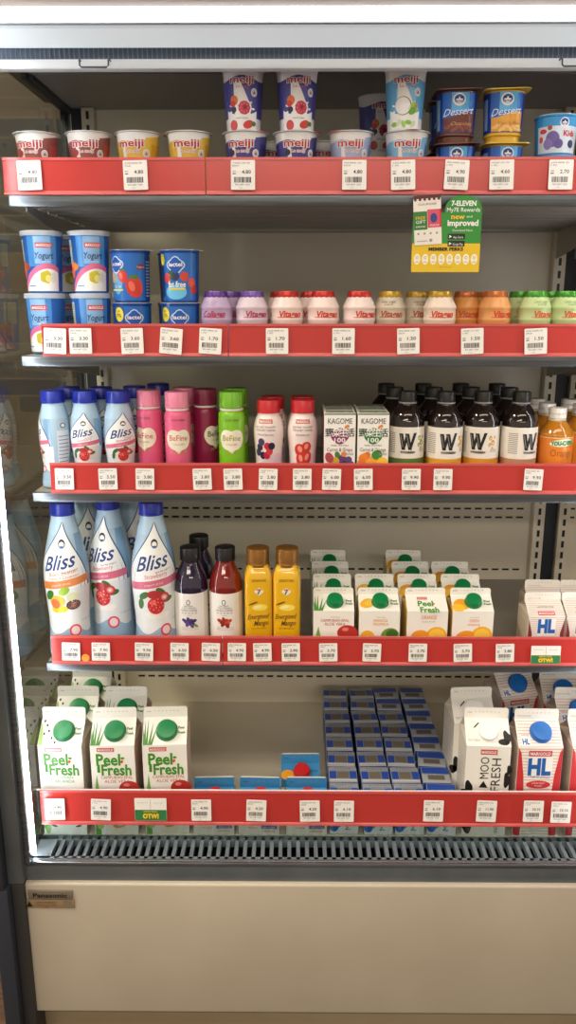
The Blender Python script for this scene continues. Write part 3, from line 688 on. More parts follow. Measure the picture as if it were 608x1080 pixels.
for k, px, Y, rz, lab in (('mix', 69.8, .038, -.02, 'tall blue-capped yogurt drink with orange band and mixed fruit, leftmost'), ('straw', 117, .075, -.35, 'tall blue-capped strawberry drink turned aside, middle of three'), ('straw', 162, .04, .15, 'tall blue-capped strawberry drink beside the purple juice bottles'),
        ('mix', 92, .138, .3, 'tall blue-capped drink behind the leftmost and middle tall bottles'), ('straw', 141, .147, .6, 'tall blue-capped drink behind the middle and right tall bottles')):
    P(bt[k], px, Y, S4, rz, lab, 'yogurt drink', g, .15)

# ---- straight collagen drinks with ribbed caps
def befine(body, cap, ink):
    root = empty('collagen_drink_bottle'); b = MB(MM)
    prof = [(17, 0), (19.2, 1), (19.4, 3), (19.4, 108), (18.6, 112), (16, 115), (16, 119)]
    b.lathe([(.01, 0)]+prof, M(body, .25), 44); b.lathe([(16.6, 115.5), (17.3, 116.2), (17.3, 118), (16.4, 119)], M('e9dcd8', .3), 44); b.build('bottle', root)
    b = MB(MM); d = Dec(b, cyl(19.4, 19.4))
    heart = lambda a: 1.0+.22*abs(cos(a))-.28*max(0, sin(a))**6
    d.blob(2, 75, 15.5, 16, M('f3ecd6', .35), o=.3, fn=heart, n=36, rings=3); d.poly([(-8, 64), (12, 64), (2, 53)], M('f3ecd6', .35), o=.32)
    d.text('BeFine', 2, 77, 8.5, M(ink, .4), w=27, o=.7, bold=.005); d.text('COLLAGEN', 2, 67.5, 3, GREY, w=16, o=.7); d.text('yogurt drink', 2, 56, 5, M('a8a23a', .4), w=20, shear=.3, slope=.15, o=.8)
    d.text('0% FAT DRINK', 3, 103, 3, M('54303c', .5), w=20, o=.6); b.build('label', root)
    b = MB(MM); ring_cap(b, 17.4, 119.2, 143, M(cap, .35), 44, ribs=34); b.build('cap', root); return root
bf = {'pink': befine('e5638c', 'ec8cab', 'd0506c'), 'wine': befine('8c1f48', '8a2048', '3a2026'), 'lime': befine('7ec224', '74b828', '9aa23a')}
g = 'ribbed-cap collagen drinks on the third shelf'
for k, px, Y, rz, lab in (('pink', 158, .056, -.45, 'pink ribbed-cap drink bottle turned aside, beside the blue-capped ones'), ('pink', 187.5, .034, .05, 'pink ribbed-cap drink bottle facing forward, foremost'), ('wine', 217, .072, .85, 'wine-red ribbed-cap drink bottle set between pink and lime green'), ('lime', 244.5, .034, -.05, 'lime green ribbed-cap drink bottle, foremost'),
        ('pink', 195.5, .094, .2, 'pink ribbed-cap bottle hidden behind the foremost pink one'), ('lime', 249, .085, .3, 'lime green ribbed-cap bottle hidden behind the foremost green one')):
    P(bf[k], px, Y, S3, rz, lab, 'drink bottle', g, .1)

# ---- red-capped waisted yogurt drinks
def redcap(fr, ink):
    root = empty('yogurt_drink_bottle'); b = MB(MM)
    pts = [(18, 0), (20.5, 1.5), (21, 6), (20, 20), (19.4, 34), (20, 52), (22, 76), (22.2, 88), (19.5, 102), (16.6, 108), (16.4, 112)]; prof = smooth_prof(pts, 5)
    b.lathe([(.01, 0)]+prof, M('f0e2df', .25), 44); b.build('bottle', root)
    b = MB(MM); d = Dec(b, cyl(prof_r(prof), 21))
    d.band(-60, 60, 6, lambda u: 46+8*sin(u/12), M('e3c9d8', .3), 36, o=.2, nv=8)
    d.band(-11, 11, 98, 104, M('c9504a', .4), 6, o=.35); d.text('MARIGOLD', 0, 101, 3.6, WHITE, w=18, o=.6, bold=.02)
    for t, v in (('NO FAT YOGURT', 93), ('YOGURT DRINK', 88.5)): d.text(t, 0, v, 2.8, INK, o=.6)
    d.text(ink, 0, 82, 3, M('5a4a78', .4), o=.6)
    if fr == 'mixed':
        for u, v, c in ((-9, 58, '2b2440'), (-12, 50, '3a2a55'), (-4, 46, '2b2440'), (3, 60, 'c8283c'), (6, 52, 'd03a44'), (2, 46, 'b82238'), (9, 60, '2b2440'), (-6, 66, '4a3a6a')): d.blob(u, v+5, 5, 5.6, M(c, .35), o=.6+.01*u, n=14)
    else:
        for u, v, rx, ry, a in ((-4, 60, 8, 10, .3), (5, 64, 7, 9, -.3), (-3, 46, 7, 11, .2), (6, 48, 7, 11, -.3)): d.blob(u, v, rx, ry, M('d23a34', .35), rot=a, o=.5+.01*v, fn=lambda a: 1-.12*sin(a)); d.blob(u, v+1, rx*.4, ry*.5, M('ee9a86', .35), rot=a, o=.7+.01*v)
    b.build('label', root)
    b = MB(MM); ring_cap(b, 17.2, 111.5, 131, M('c8252e', .32), 48); b.build('cap', root); return root
rm, rs = redcap('mixed', 'Mixed Berries'), redcap('straw', 'Strawberry')
g = 'red-capped yogurt drinks on the third shelf'
for o, px, Y, rz, lab in ((rm, 283.5, .036, -.2, 'white red-capped drink with dark berries beside the lime bottle'), (rs, 319.5, .036, .0, 'white red-capped drink with strawberries beside the juice packs'), (rm, 288, .085, .3, 'red-capped drink behind the dark-berry one'), (rs, 319, .085, .1, 'red-capped drink behind the strawberry one')):
    P(o, px, Y, S3, rz, lab, 'yogurt drink', g, .1)

# ---- vegetable juice bricks
def kagome(col, t2, fruits):
    root = empty('juice_carton'); b = MB(MM)
    b.box(-22.8, 22.8, -16, 16, 0, 115, M('ece8dc', .4), .8, 1)
    top = Dec(b, lambda u, v, o: (u, v, 115+o), .15, 50); top.band(-20, 20, -14, 14, M('8d9a86', .45), 1); top.band(-20, 20, -.8, .8, WHITE, 1, o=.3); top.blob(10, -6, 4, 4, FOIL, o=.4)
    side = Dec(b, lambda u, v, o: (-22.8-o, u, v), .15, 50); side.band(-15, 15, 2, 112, M(col, .4), 1)
    b.build('carton', root)
    b = MB(MM); fr = lambda u, v, o: (u, -16-o, v); d = Dec(b, fr, .15, 50)
    d.band(-21.8, 21.8, 1, 112, WHITE, 1, o=.1); d.band(-22.4, 22.4, 112, 114.5, M('7a8a7c', .4), 1, o=.12)
    d.text('KAGOME', 0, 103.5, 8.2, M('22222a', .4), w=35)
    d.blob(0, 81.5, 12.5, 11.5, M(col, .4), fn=lambda a: 1+.05*cos(4*a), n=32); d.blob(10, 95, 4, 2.6, M('d98a3a', .4), rot=.6, o=.4)
    for i, c in enumerate('野菜生活'):
        inn = i in (1, 2)
        if not inn: d.text(c, -15+i*10, 86.5, 9.5, WHITE, bold=.07, o=.45)
        d.text(c, -15+i*10, 86.5, 9.5, WHITE if inn else M('3a2434' if col[0] == '8' else '1f4a2a', .4), bold=.012, o=.6)
    d.text('100', 0, 75.8, 6.6, WHITE, w=16, bold=.02); d.text('MIXED VEGETABLE', 0, 68, 2.2, INK, w=25); d.text(t2, 0, 62.2, 5.6, M('6a3a4a' if col[0] == '8' else '4a5a2a', .4), w=37, o=1.6)
    for u, v, rx, ry, c, a in fruits: d.blob(u, v+6, rx, ry, M(c, .4), rot=a, o=.4+.02*abs(u), n=14)
    d.band(9, 20, 54, 54.8, GREY, 1, o=1.2); d.band(9, 20, 56, 56.8, GREY, 1, o=1.2)
    b.build('label', root); return root
kg = kagome('8a2f62', 'Carrot & Grape', [(-15, 44, 6, 8, 'a8434a', .4), (-6, 38, 6, 7, 'c9a03a', 0), (-3, 47, 4, 6, '3f7a3a', .3), (4, 42, 6, 6, '5a3a6a', 0), (9, 36, 5, 5, '463060', 0), (13, 41, 5, 5, '5b3f78', 0), (3, 34, 5, 5, '4a3566', 0), (17, 35, 4, 4, '704a8a', 0), (6, 49, 4, 4, 'd9824a', 0), (0, 22, 22, 12, '7a4a70', 0)])
ko = kagome('2a7a3a', 'Carrot & Orange', [(-14, 44, 7, 6, 'e8862a', .6), (-9, 47, 6, 5, 'd9742a', .9), (6, 48, 8, 7, '3f8a34', .3), (-2, 36, 11, 10, 'f0a838', 0), (14, 37, 8, 8, 'f0c23a', 0), (-16, 36, 6, 7, 'e07a2a', 0), (0, 22, 22, 12, 'eaa23a', 0)])
g = 'vegetable juice cartons on the third shelf'
for o, px, Y, rz, lab in ((kg, 358, .022, .01, 'carrot and grape juice carton with purple mark, in front'), (ko, 393, .022, -.01, 'carrot and orange juice carton with green mark, in front'), (kg, 357, .058, .0, 'grape juice carton right behind the front purple one'), (ko, 391, .058, .0, 'orange juice carton right behind the front green one'), (kg, 355.5, .095, .0, 'grape juice carton, deepest of the purple column'), (ko, 389, .095, .0, 'orange juice carton, deepest of the green column')):
    P(o, px, Y, S3, rz, lab, 'juice carton', g, .08)

# ---- dark bottles with a big W
dark = M('1d1310', .1, 0, .5)
def wbottle(col):
    root = empty('kombucha_bottle'); b = MB(MM)
    pts = [(22, 0), (25.5, 2), (26, 6), (26, 96), (25.4, 102), (21.5, 112), (14.5, 121), (12, 125), (12, 128)]
    b.lathe([(.01, 0)]+smooth_prof(pts[3:], 5)[:0]+[pts[0], pts[1], pts[2]]+smooth_prof(pts[3:], 6), dark, 48); b.build('bottle', root)
    b = MB(MM); d = Dec(b, cyl(26, 26))
    d.band(-70, 70, 12, 93, M('efebe2', .4), 50, o=.2); d.band(-70, 70, 12, 47, M(col, .4), 50, o=.3); d.band(-70, 70, 49 if col == '5d7a35' else 53, 93, M('efebe2', .4), 50, o=.35)
    for x0, x1 in ((-9.5, -4.2), (-4.6, 1.0), (1.0, 5.0), (6.2, 11.0)):
        pass
    B = M('17161a', .4)
    for a, c in (((-11, 84), (-7, 60)), ((-1.5, 84), (-7.5, 60)), ((-2.5, 84), (2.5, 60)), ((9.5, 85), (2, 60))):
        w_ = 2.9 if a[0] in (-11, -2.5) else 2.2
        d.poly([(a[0]-w_, a[1]), (a[0]+w_, a[1]), (c[0]+w_*.9, c[1]), (c[0]-w_*.9, c[1])], B, o=.9)
    for a, c in (((-11.5, 82), (-8, 64)), ((-3, 82), (1.3, 64))): d.poly([(a[0]-.4, a[1]), (a[0]+.4, a[1]), (c[0]+.4, c[1]), (c[0]-.4, c[1])], GREY, o=1.1)
    d.text('WONDERBREW', -.5, 56.5, 3.4, B, w=22, bold=.04, o=.9)
    gold = M('d99a3f' if col != '5d7a35' else '8aa048', .4)
    for u, v, r in ((17, 77, 2.6), (21, 70, 3.2), (16, 67, 2.2), (24, 78, 1.8), (20.5, 62, 1.8)): d.blob(u, v, r, r*1.25, gold, o=.7, n=12, fn=lambda a: 1+.25*max(0, sin(a))**4); d.blob(u, v-.3, r*.55, r*.6, M('f0d8a8', .4), o=.85, n=8)
    for i in range(3): d.band(17, 28, 57+i*1.6, 57.6+i*1.6, GREY, 3, o=.7)
    for i in range(12): d.band(-34, -20, 55+i*2.6, 56+i*2.6, M('8a8680', .5), 4, o=.6)
    b.build('label', root)
    b = MB(MM); ring_cap(b, 13, 126.5, 143, M('15130f', .4), 44, ribs=28); b.lathe([(13.2, 125.5), (13.6, 126), (13.6, 127.6), (13, 128)], M('8f8f90', .35), 44); b.build('cap', root); return root
wb = {c: wbottle(h) for c, h in (('green', '5d7a35'), ('yellow', 'e0a22c'), ('amber', 'd9962c'), ('tan', 'b98a6a'))}
g = 'dark W-label bottles on the third shelf'
for k, px, Y, rz, lab in (('green', 429.5, .04, .0, 'dark bottle with black W label and green foot band, beside the juice cartons'), ('yellow', 470, .036, .1, 'dark W-label bottle with yellow band and gold drops, second from the left in front'), ('amber', 509, .04, -.35, 'dark W-label bottle with amber band, turned left, third in front'), ('tan', 549, .036, .45, 'dark W-label bottle with tan band, beside the orange soda'),
        ('green', 416, .1, .2, 'dark bottle in second row, behind the green-banded W bottle'), ('yellow', 457, .097, .2, 'dark bottle in second row, behind the gap left of the yellow-banded W bottle'), ('amber', 496, .1, .2, 'dark bottle in second row, behind the yellow and amber-banded W bottles'), ('tan', 536, .097, .2, 'dark bottle in second row, behind the tan-banded W bottle'),
        ('green', 407, .16, 0, 'dark bottle at the back, leftmost of the dark bottles'), ('yellow', 446, .157, 0, 'dark bottle at the back, second from the left in the last dark row'), ('amber', 485, .16, 0, 'dark bottle at the back, third from the left in the last dark row'), ('tan', 523, .157, 0, 'dark bottle at the back, rightmost of the dark bottles')):
    P(wb[k], px, Y, S3, rz, lab, 'bottle', g, .1)

# ---- orange vitamin soda
def youc():
    root = empty('vitamin_drink_bottle'); b = MB(MM)
    pts = [(24.6, 78), (24, 82), (19.5, 91), (14, 98), (12.2, 101), (12, 104)]
    b.lathe([(.01, 0), (20, 0), (24, 1.5), (24.6, 5)]+smooth_prof(pts, 5), M('b9761a', .1, 0, .4), 44)
    b.lathe([(12.6, 100.5), (13.2, 101), (13.2, 102.6), (12.4, 103.2)], M('d8d2c0', .25), 36); b.build('bottle', root)
    b = MB(MM); d = Dec(b, cyl(24.6, 24.6)); d.band(-76, 76, 10, 78, M('e8862c', .35), 50, o=.2); d.band(-76, 76, 76.5, 78, M('f0c88a', .35), 50, o=.3)
    d.blob(2, 70, 19, 5.6, M('e8f0d8', .35), o=.4, rot=.08); d.text('YOU-C1000', 2, 70, 6, M('2f8a3c', .4), w=34, bold=.05, slope=.05, o=.8); d.text('Orange', 2, 55.5, 11, M('a8641e', .4), w=34, o=.7); d.text('Vitamin', 2, 36, 5, WHITE, o=.7)
    b.build('label', root)
    b = MB(MM); ring_cap(b, 12.6, 103.5, 119, M('eceae4', .35), 44, ribs=30); b.lathe([(12.8, 110), (13.1, 110.4), (13.1, 111.6), (12.8, 112)], M('d2cfc8', .4), 40); b.build('cap', root); return root
yc = youc(); g = 'orange vitamin drinks on the third shelf'
for px, Y, rz, lab in ((588, .04, .05, 'orange soda bottle with white cap, foremost, beside the tan-banded dark bottle'), (577, .098, .2, 'orange soda bottle in second row, left behind the foremost one'), (613, .09, .2, 'orange soda bottle in second row, cut by the photo edge'), (566, .155, 0, 'orange soda bottle in third row, left, only its white cap showing'), (600, .15, 0, 'orange soda bottle in third row, right, only its white cap showing')):
    P(yc, px, Y, S3, rz, lab, 'bottle', g, .1)

# ---- domed juice bottles with white labels
def domed(liq, pic, cols, leaf):
    root = empty('juice_bottle'); b = MB(MM)
    pts = [(26, 106), (25.6, 116), (22.5, 130), (17, 143), (14.2, 150), (14, 155)]
    b.lathe([(.01, 0), (22, 0), (25.4, 1.5), (26, 5)]+smooth_prof(pts, 6), M(liq, .1, 0, .5), 48); b.build('bottle', root)
    b = MB(MM); d = Dec(b, cyl(26, 26)); d.band(-80, 80, 8, 106, M('f0eeea', .4), 54, o=.2)
    d.band(24, 40, 8, 106, M('d8d2c8', .45), 6, o=.3)
    d.blob(-2, 92, 3, 4.5, INK, o=.5, n=12); d.blob(-2, 92, 2, 3.4, WHITE, o=.6, n=12); d.text('JUICERIA', -2, 86, 2.6, INK, w=14)
    d.text('COLD PRESSED', -1, 82.5, 2.4, M('6a6672', .5), w=22); d.text('PURPLE DRINK' if pic else 'ROSELLE DRINK', -1, 78.8, 2.6, INK, w=26); d.text('0 0 0 0 0', -1, 74.5, 2.6, M('8a5a4a', .5), w=24); d.text('natural', -1, 71, 2, GREY)
    for i in range(11): a = i*2.4; r = .8+i*.75; d.blob(-1+r*cos(a)*1.15, 60+r*sin(a)*.8, 4.2, 2.8, M(cols[i % 3], .4), rot=a, o=.5+.03*i, n=10)
    if pic: d.blob(9, 54, 4, 2, M(leaf, .4), rot=-.7, o=1.0, n=10)
    for i in range(2): d.text('ingredients and net volume', 0, 50.5-i*3, 1.8, GREY, w=26)
    d.band(-10, 12, 26, 31, M('7a3a9a' if pic else 'b02f28', .4), 8, o=.5); d.text('NO SUGAR', 1, 28.5, 2.6, WHITE, o=.9); b.build('label', root)
    b = MB(MM); ring_cap(b, 15.4, 154, 175, M('171519', .35), 44, ribs=30); b.build('cap', root); return root
jp = domed('241a36', 1, ('4a3a78', '5d4a92', '3a2c60'), '6f9a3a'); jr = domed('7a1a14', 0, ('a83228', '8a2620', 'c2503a'), 'a83228')
g = 'domed juice bottles on the fourth shelf'
P(jp, 202, .042, S4, .0, 'dark purple juice bottle with white label and black cap, in front', 'juice bottle', g, .1)
P(jr, 238.5, .042, S4, .02, 'dark red juice bottle with white label beside the yellow bottles', 'juice bottle', g, .1)
P(jp, 211, .105, S4, .3, 'dark purple juice bottle standing behind the front purple one', 'juice bottle', g, .1)

# ---- square mango bottles
def mango():
    root = empty('mango_drink_bottle'); b = MB(MM); n = 48
    prof = [(18, 0), (21, 1.5), (21.6, 5), (21.6, 128), (20.6, 136), (17.6, 144), (16, 147), (16, 150)]
    b.lathe([(.01, 0)]+prof, M('e6b31c', .1, 0, .45), n, 5.0); b.build('bottle', root)
    b = MB(MM); d = Dec(b, lambda u, v, o: (u, -21.7-o, v), .15, 50); K = M('6a4a12', .45)
    d.text('SIGNATURE', 0, 128, 4.2, K, w=22); d.blob(0, 110, 6.5, 5.4, M('f0e6cf', .4), n=20, fn=lambda a: 1+.1*cos(4*a)); d.text('7', 0, 110, 8, M('2f7a4a', .4), o=.5, bold=.05); d.band(-3.5, 3.5, 112.4, 114, M('d8542f', .4), 2, o=.6)
    d.blob(1, 84, 11, 6, M('f6dc5a', .35), rot=.1, n=24, fn=lambda a: 1+.12*cos(2*a+.6)); d.blob(-2, 85, 7, 2.6, M('fbeea0', .35), rot=.2, o=.5); d.blob(-9, 91, 8, 1.2, K, rot=.35, o=.5)
    d.text('Energised', -1, 70, 8, K, w=34, shear=.35, bold=.01, slope=.06); d.text('Mango', 3, 59, 8.5, K, w=23, shear=.35, bold=.015, slope=.06); d.text('drink with vitamins', 0, 50, 2.4, K, w=24); b.build('label', root)
    b = MB(MM); ring_cap(b, 17.6, 148, 175, M('8a5e24', .32, .35), 44, ribs=0); b.lathe([(17.8, 147), (18.2, 148), (18.2, 151), (17.6, 152)], M('8a5e24', .32, .35), 44); b.build('cap', root); return root
mg = mango(); g = 'square yellow mango bottles on the fourth shelf'
P(mg, 272.5, .038, S4, .1, 'square yellow mango bottle with bronze cap beside the red juice', 'drink bottle', g, .1)
P(mg, 303, .038, S4, -.04, 'square yellow mango bottle with bronze cap beside the white cartons', 'drink bottle', g, .1)

# ---- gable-top cartons
def gable(w, dp, fh, rh, th, paper, side, art, cap=None, capr=12, caps=.5, capu=0.0, roofart=None):
    root = empty('drink_carton'); b = MB(MM); hw, hd = w/2, dp/2
    vs = [(-hw, -hd, 0), (hw, -hd, 0), (hw, hd, 0), (-hw, hd, 0), (-hw, -hd, fh), (hw, -hd, fh), (hw, hd, fh), (-hw, hd, fh), (-hw, -.6, rh), (hw, -.6, rh), (hw, .6, rh), (-hw, .6, rh), (hw-w*.3, 0, fh+(rh-fh)*.3), (-hw+w*.3, 0, fh+(rh-fh)*.3)]
    b.add(vs, [[3, 2, 1, 0], [0, 1, 5, 4], [2, 3, 7, 6], [4, 5, 9, 8], [6, 7, 11, 10]], paper, False)
    b.add(vs, [[1, 2, 6, 5], [3, 0, 4, 7], [5, 6, 12], [5, 12, 9], [6, 10, 12], [10, 9, 12], [7, 4, 13], [4, 8, 13], [7, 13, 11], [8, 11, 13]], side, False)
    r = min(4, (th-rh)*.45)
    fin = [(-hw, rh-.5), (hw, rh-.5), (hw, th-r)]+[(hw-r+r*cos(a), th-r+r*sin(a)) for a in (.4, .8, 1.2, 1.57)]+[(-hw+r+r*cos(a), th-r+r*sin(a)) for a in (1.57, 1.95, 2.35, 2.75)]+[(-hw, th-r)]
    b.extrude_y(fin, -.9, .9, paper)
    for sgn in (-1, 1):
        s_ = Dec(b, (lambda sg: lambda u, v, o: (sg*(hw+o), u*sg, v))(sgn), .12, 60)
        for i in range(7): s_.band(-hd*.7, hd*.6, fh*.35+i*fh*.07, fh*.35+i*fh*.07+1.3, M('b9b2a8', .5), 1)
    b.build('carton', root)
    L = sqrt((hd-.6)**2+(rh-fh)**2); ca, sa = (hd-.6)/L, (rh-fh)/L
    roof = lambda u, v, o: (u, -hd+v*ca-o*sa, fh+v*sa+o*ca)
    b = MB(MM); f = Dec(b, lambda u, v, o: (u, -hd-o, v), .15, 60); q = Dec(b, roof, .15, 60); n = Dec(b, lambda u, v, o: (u, -.9-o, v), .1, 60)
    art(f, q, n, L)
    b.build('print', root)
    if cap:
        b = MB(MM); c = Vector(roof(capu, L*caps, 0)); mt = Matrix.Translation(c) @ Matrix.Rotation(-math.atan2(-sa, ca)-0, 4, 'X')
        b.lathe([(capr*1.12, 0), (capr*1.12, 1.2), (capr*1.02, 1.5), (capr, 2), (capr, 8.5), (capr*.95, 9.6), (capr*.82, 10)], cap, 40, mtx=mt, wob=None); b.build('cap', root)
    return root
def date_code(n, rh, th, w):
    n.text('1 3 5 7 9 2 4', 2, (rh+th)/2+2, 2.2, M('b8b2aa', .5), w=w*.55); n.text('OPEN', -w*.38, (rh+th)/2+1, 2, M('77716a', .5))
PEELG = M('3f8f22', .4)
def peel_art(name, nc, kind, fh, big, rh, th, w):
    def art(f, q, n, L):
        date_code(n, rh, th, w); k = fh/160. if big else 1
        if big:
            f.band(-24, 3, 148, 155, M('cf4a44', .4), 1); f.text('MARIGOLD', -10.5, 151.5, 4.2, WHITE, w=24, o=.4, bold=.02)
            f.text('Peel', -7, 135, 20, PEELG, w=38, bold=.03); f.band(-25, -20.5, 112, 126, PEELG, 1, o=.3); f.blob(14, 131, 2.2, 3, M('d8542f', .4), rot=-.5, o=.5); f.blob(15.5, 137, 3, 2, PEELG, o=.5)
            f.text('Fresh', 5, 117, 19, PEELG, w=47, bold=.03); f.text('minuman', 3, 109, 2.4, GREY, w=16)
            for i, t in enumerate(name): f.text(t, 5, 103.5-i*7, 5.4, M(nc, .4), w=min(50, len(t)*4.4))
        else:
            for i, t in enumerate(name): f.text(t, 2, fh-15.5-i*6, 4.8, M(nc, .4), w=min(44, len(t)*3.6))
            f.text('minuman', 2, fh-10, 2, GREY, w=14)
        q.text('Peel', w*.37, L*.6, 4, M('3f7a2a', .4), w=9, o=.6, bold=.03); q.text('Fresh', w*.38, L*.43, 4, M('3f7a2a', .4), w=11, o=.6, bold=.03)
        z0 = 0 if not big else 0
        if kind == 'durian':
            for i in range(9): a = .25+i*.33; f.blob(2+20*cos(a), 10+22*sin(a), 5.2, 1.9, M('2a2320', .5), rot=a, n=10)
            f.blob(-28, 22, 6, 22, M('8cbf4e', .45), n=12); 
            for u, v in ((-24, .7), (-20, .5), (-27, .4), (-14, .25), (5, .2), (-29, .85), (-8, .1)): q.blob(u, L*v, 1.6, 2.4, M('2a2320', .5), n=8)
            q.poly([(-34, 0), (-27, 0), (-31, L*.7), (-34, L*.8)], M('9cc46a', .45))
        elif kind == 'aloe':
            for u, h_, a in ((-31, .9, .1), (-28, .95, .0), (-24, .8, -.25), (-21, .6, -.4), (-32, .6, .2)):
                q.poly([(u*w/70-2, 0), (u*w/70+2, 0), (u*w/70+a*-16+1, L*h_)], M('4f8a3a', .45), o=.3+abs(a))
            f.blob(24*w/70, 44 if not big else 84, 16, 13, M('b8332f', .4), o=.5); f.blob(20*w/70, 50 if not big else 90, 5, 3, M('e2837a', .4), o=.7)
            f.poly([(-w/2+1, 0), (-w/2+10, 0), (-w/2+11, fh*.5), (-w/2+8, fh*.68), (-w/2+2, fh*.4)], M('6fae4a', .45)); f.blob(-w/2+9, fh*.12, 6, 9, M('a4cf74', .45), o=.5)
            if big: f.band(-10, 16, 2, 40, M('efe6d2', .45), 4, o=.4); f.blob(6, 22, 13, 9, M('b9a06a', .45), o=.5, rot=.5); f.blob(8, 24, 10, 7, M('efe4cc', .45), o=.6, rot=.5)
            for u in (-4, 3): q.poly([(u, L*.15), (u+3, L*.15), (u+1, L*.3)], M('2a2320', .5))
        elif kind == 'mango':
            q.blob(-18, L*.45, 12, 9, M('efb52f', .4), rot=.5); q.blob(-14, L*.5, 9, 6, M('f6cf5a', .4), rot=.5, o=.5)
            for i in range(4): q.band(-20+i*4, -19.4+i*4, L*.3, L*.65, M('d9962a', .4), 1, o=.6)
            f.blob(17, 40, 14, 12, M('6f9a3a', .4), rot=.2); f.blob(20, 42, 9, 8, M('3f6a2a', .4), o=.5); f.blob(-18, 34, 12, 14, M('efb52f', .4))
        else:
            if kind == 'oren': q.blob(-16, L*.4, 13, 11, M('f0a52a', .4)); q.blob(-22, L*.2, 10, 8, M('f6bd3a', .4), o=.4); 
            f.blob(15, 40, 16, 15, M('f4b42a', .4)); f.blob(-8, 36, 17, 12, M('f0a028', .4), o=.45); f.blob(15, 40, 12.5, 11.5, M('f8cf4a', .4), o=.6, fn=lambda a: 1+.06*cos(9*a))
    return art
def brand_face(name, nc, fh, w, rh, th):
    def art(f, q, n, L):
        date_code(n, rh, th, w); q.band(-14, 2, L*.68, L*.84, M('cf4a44', .4), 1); q.text('MARIGOLD', -6, L*.76, 3, WHITE, w=14, o=.4)
        q.text('Peel', -2, L*.45, 11, PEELG, w=24, bold=.03); q.blob(11, L*.42, 1.4, 2, M('d8542f', .4), o=.5); q.text('Fresh', 3, L*.08, 11, PEELG, w=29, bold=.03)
        f.text(name, 2, fh-10, 6.5, M(nc, .4), w=24); f.text('juice drink', 2, fh-17, 2.6, GREY, w=20)
        f.blob(15, 40, 16, 14, M('f4b42a', .4)); f.blob(-10, 37, 15, 12, M('f0a028', .4), o=.45); f.blob(15, 40, 12.5, 11, M('f8cf4a', .4), o=.6)
    return art
cw = M('f1efe8', .4); cs = M('e4ddd0', .45); CAPG = M('0f7d45', .3)
SW = (63, 62, 80, 96, 107)
def small(name, nc, kind, cap=True):
    a = peel_art(name, nc, kind, SW[2], False, SW[3], SW[4], SW[0]) if cap else brand_face('ORANGE', 'e07f2a', SW[2], SW[0], SW[3], SW[4])
    return gable(*SW, cw, {'aloe': M('c9d2b4', .45), 'mango': M('e8d27a', .45)}.get(kind, M('eccf7a', .45)), a, CAPG if cap else None, 12, .52, 2)
sm = {'aloe': small(('CAMPURAN EPAL', 'ALOE VERA'), 'b04038', 'aloe'), 'mango': small(('MANGGA', 'TROPIKA'), 'dd9a2a', 'mango'), 'plain': small((), '', 'orange', False), 'oren': small(('OREN', 'manis'), 'e07f2a', 'oren')}
g = 'small white juice cartons on the fourth shelf'
names = {'aloe': 'apple and aloe', 'mango': 'mango', 'plain': 'orange', 'oren': 'sweet orange'}
for k, px, n, where in (('aloe', 352.5, 4, 'beside the yellow bottles'), ('mango', 400.5, 2, 'beside the apple and aloe ones'), ('plain', 450, 4, 'between the mango and sweet orange ones'), ('oren', 497.5, 3, 'at the right of the juice cartons')):
    x = xat(px, .03, S4+.09)
    for i in range(n):
        proto = sm['oren'] if (k == 'plain' and i) else sm[k]
        pos = ('foremost', 'second', 'third', 'deepest')[i] if n == 4 else ('foremost', 'deepest')[i] if n == 2 else ('foremost', 'middle', 'deepest')[i]
        if k == 'plain' and i == 0: lab = 'small white orange juice carton showing its capless lettered roof, foremost'
        else: lab = 'small white green-capped juice carton, %s of the column %s' % (pos, where)
        put(proto, x+R.uniform(-.001, .001)-(.003*i if k in ('plain', 'oren') else 0), .0445+.0665*i, S4, R.uniform(-.02, .02), lab, 'juice carton', g)
# striped low-lactose milk
def stripes(d, w, v0, v1, step, m, th=.9, cut=None):
    v = v0
    while v < v1:
        hw = cut(v) if cut else w
        d.band(-hw, hw, v, v+th, m, 1, o=.12); v += step
HLB, HLR = M('1b5fae', .4), M('c8343a', .4)
def hl_small_art(f, q, n, L):
    n.text('1 3 5 7 2 4', 2, 97, 2, M('b8b2aa', .5), w=26); n.text('LOW LACTOSE', -13, 91.5, 2, GREY, w=20)
    stripes(q, 27, L*.05, L*.98, 3.2, M('c9a89c', .5)); stripes(f, 27, 2, 72, 3.2, M('c9a89c', .5))
    for s in (-1, 1): f.poly([(s*27.8, 2), (s*21.5, 2), (s*22, 45), (s*27.8, 68)], M('7d2f33', .4))
    q.text('LACTOSE FREE', 1, L*.55, 3.2, M('55555a', .5), w=26, o=.5); q.band(-13, 13, L*.05, L*.3, M('d9545a', .4), 1, o=.4); q.text('MARIGOLD', 0, L*.17, 4, WHITE, w=23, o=.6, bold=.02)
    f.band(-14, 14, 40, 67, WHITE, 1, o=.3); f.text('HL', 0, 56.5, 21, HLB, w=27, bold=.06, o=.6); f.text('milk', 0, 30, 5, HLB, o=.5)
hs = gable(56.5, 56, 72, 89, 101.5, M('ebe6dd', .42), M('d5ccc0', .45), hl_small_art)
g = 'small striped milk cartons on the fourth shelf'
for px, Y, rz, lab in ((572.5, .0415, .02, 'small striped milk carton with blue letters, foremost, left of the milk columns'), (572, .1, -.04, 'small striped milk carton right behind the foremost left one'), (612, .0415, .02, 'small striped milk carton, foremost of the right column, cut by the photo edge'), (609, .1, .0, 'small striped milk carton, second in the right column')):
    P(hs, px, Y, S4, rz, lab, 'milk carton', g, .09)
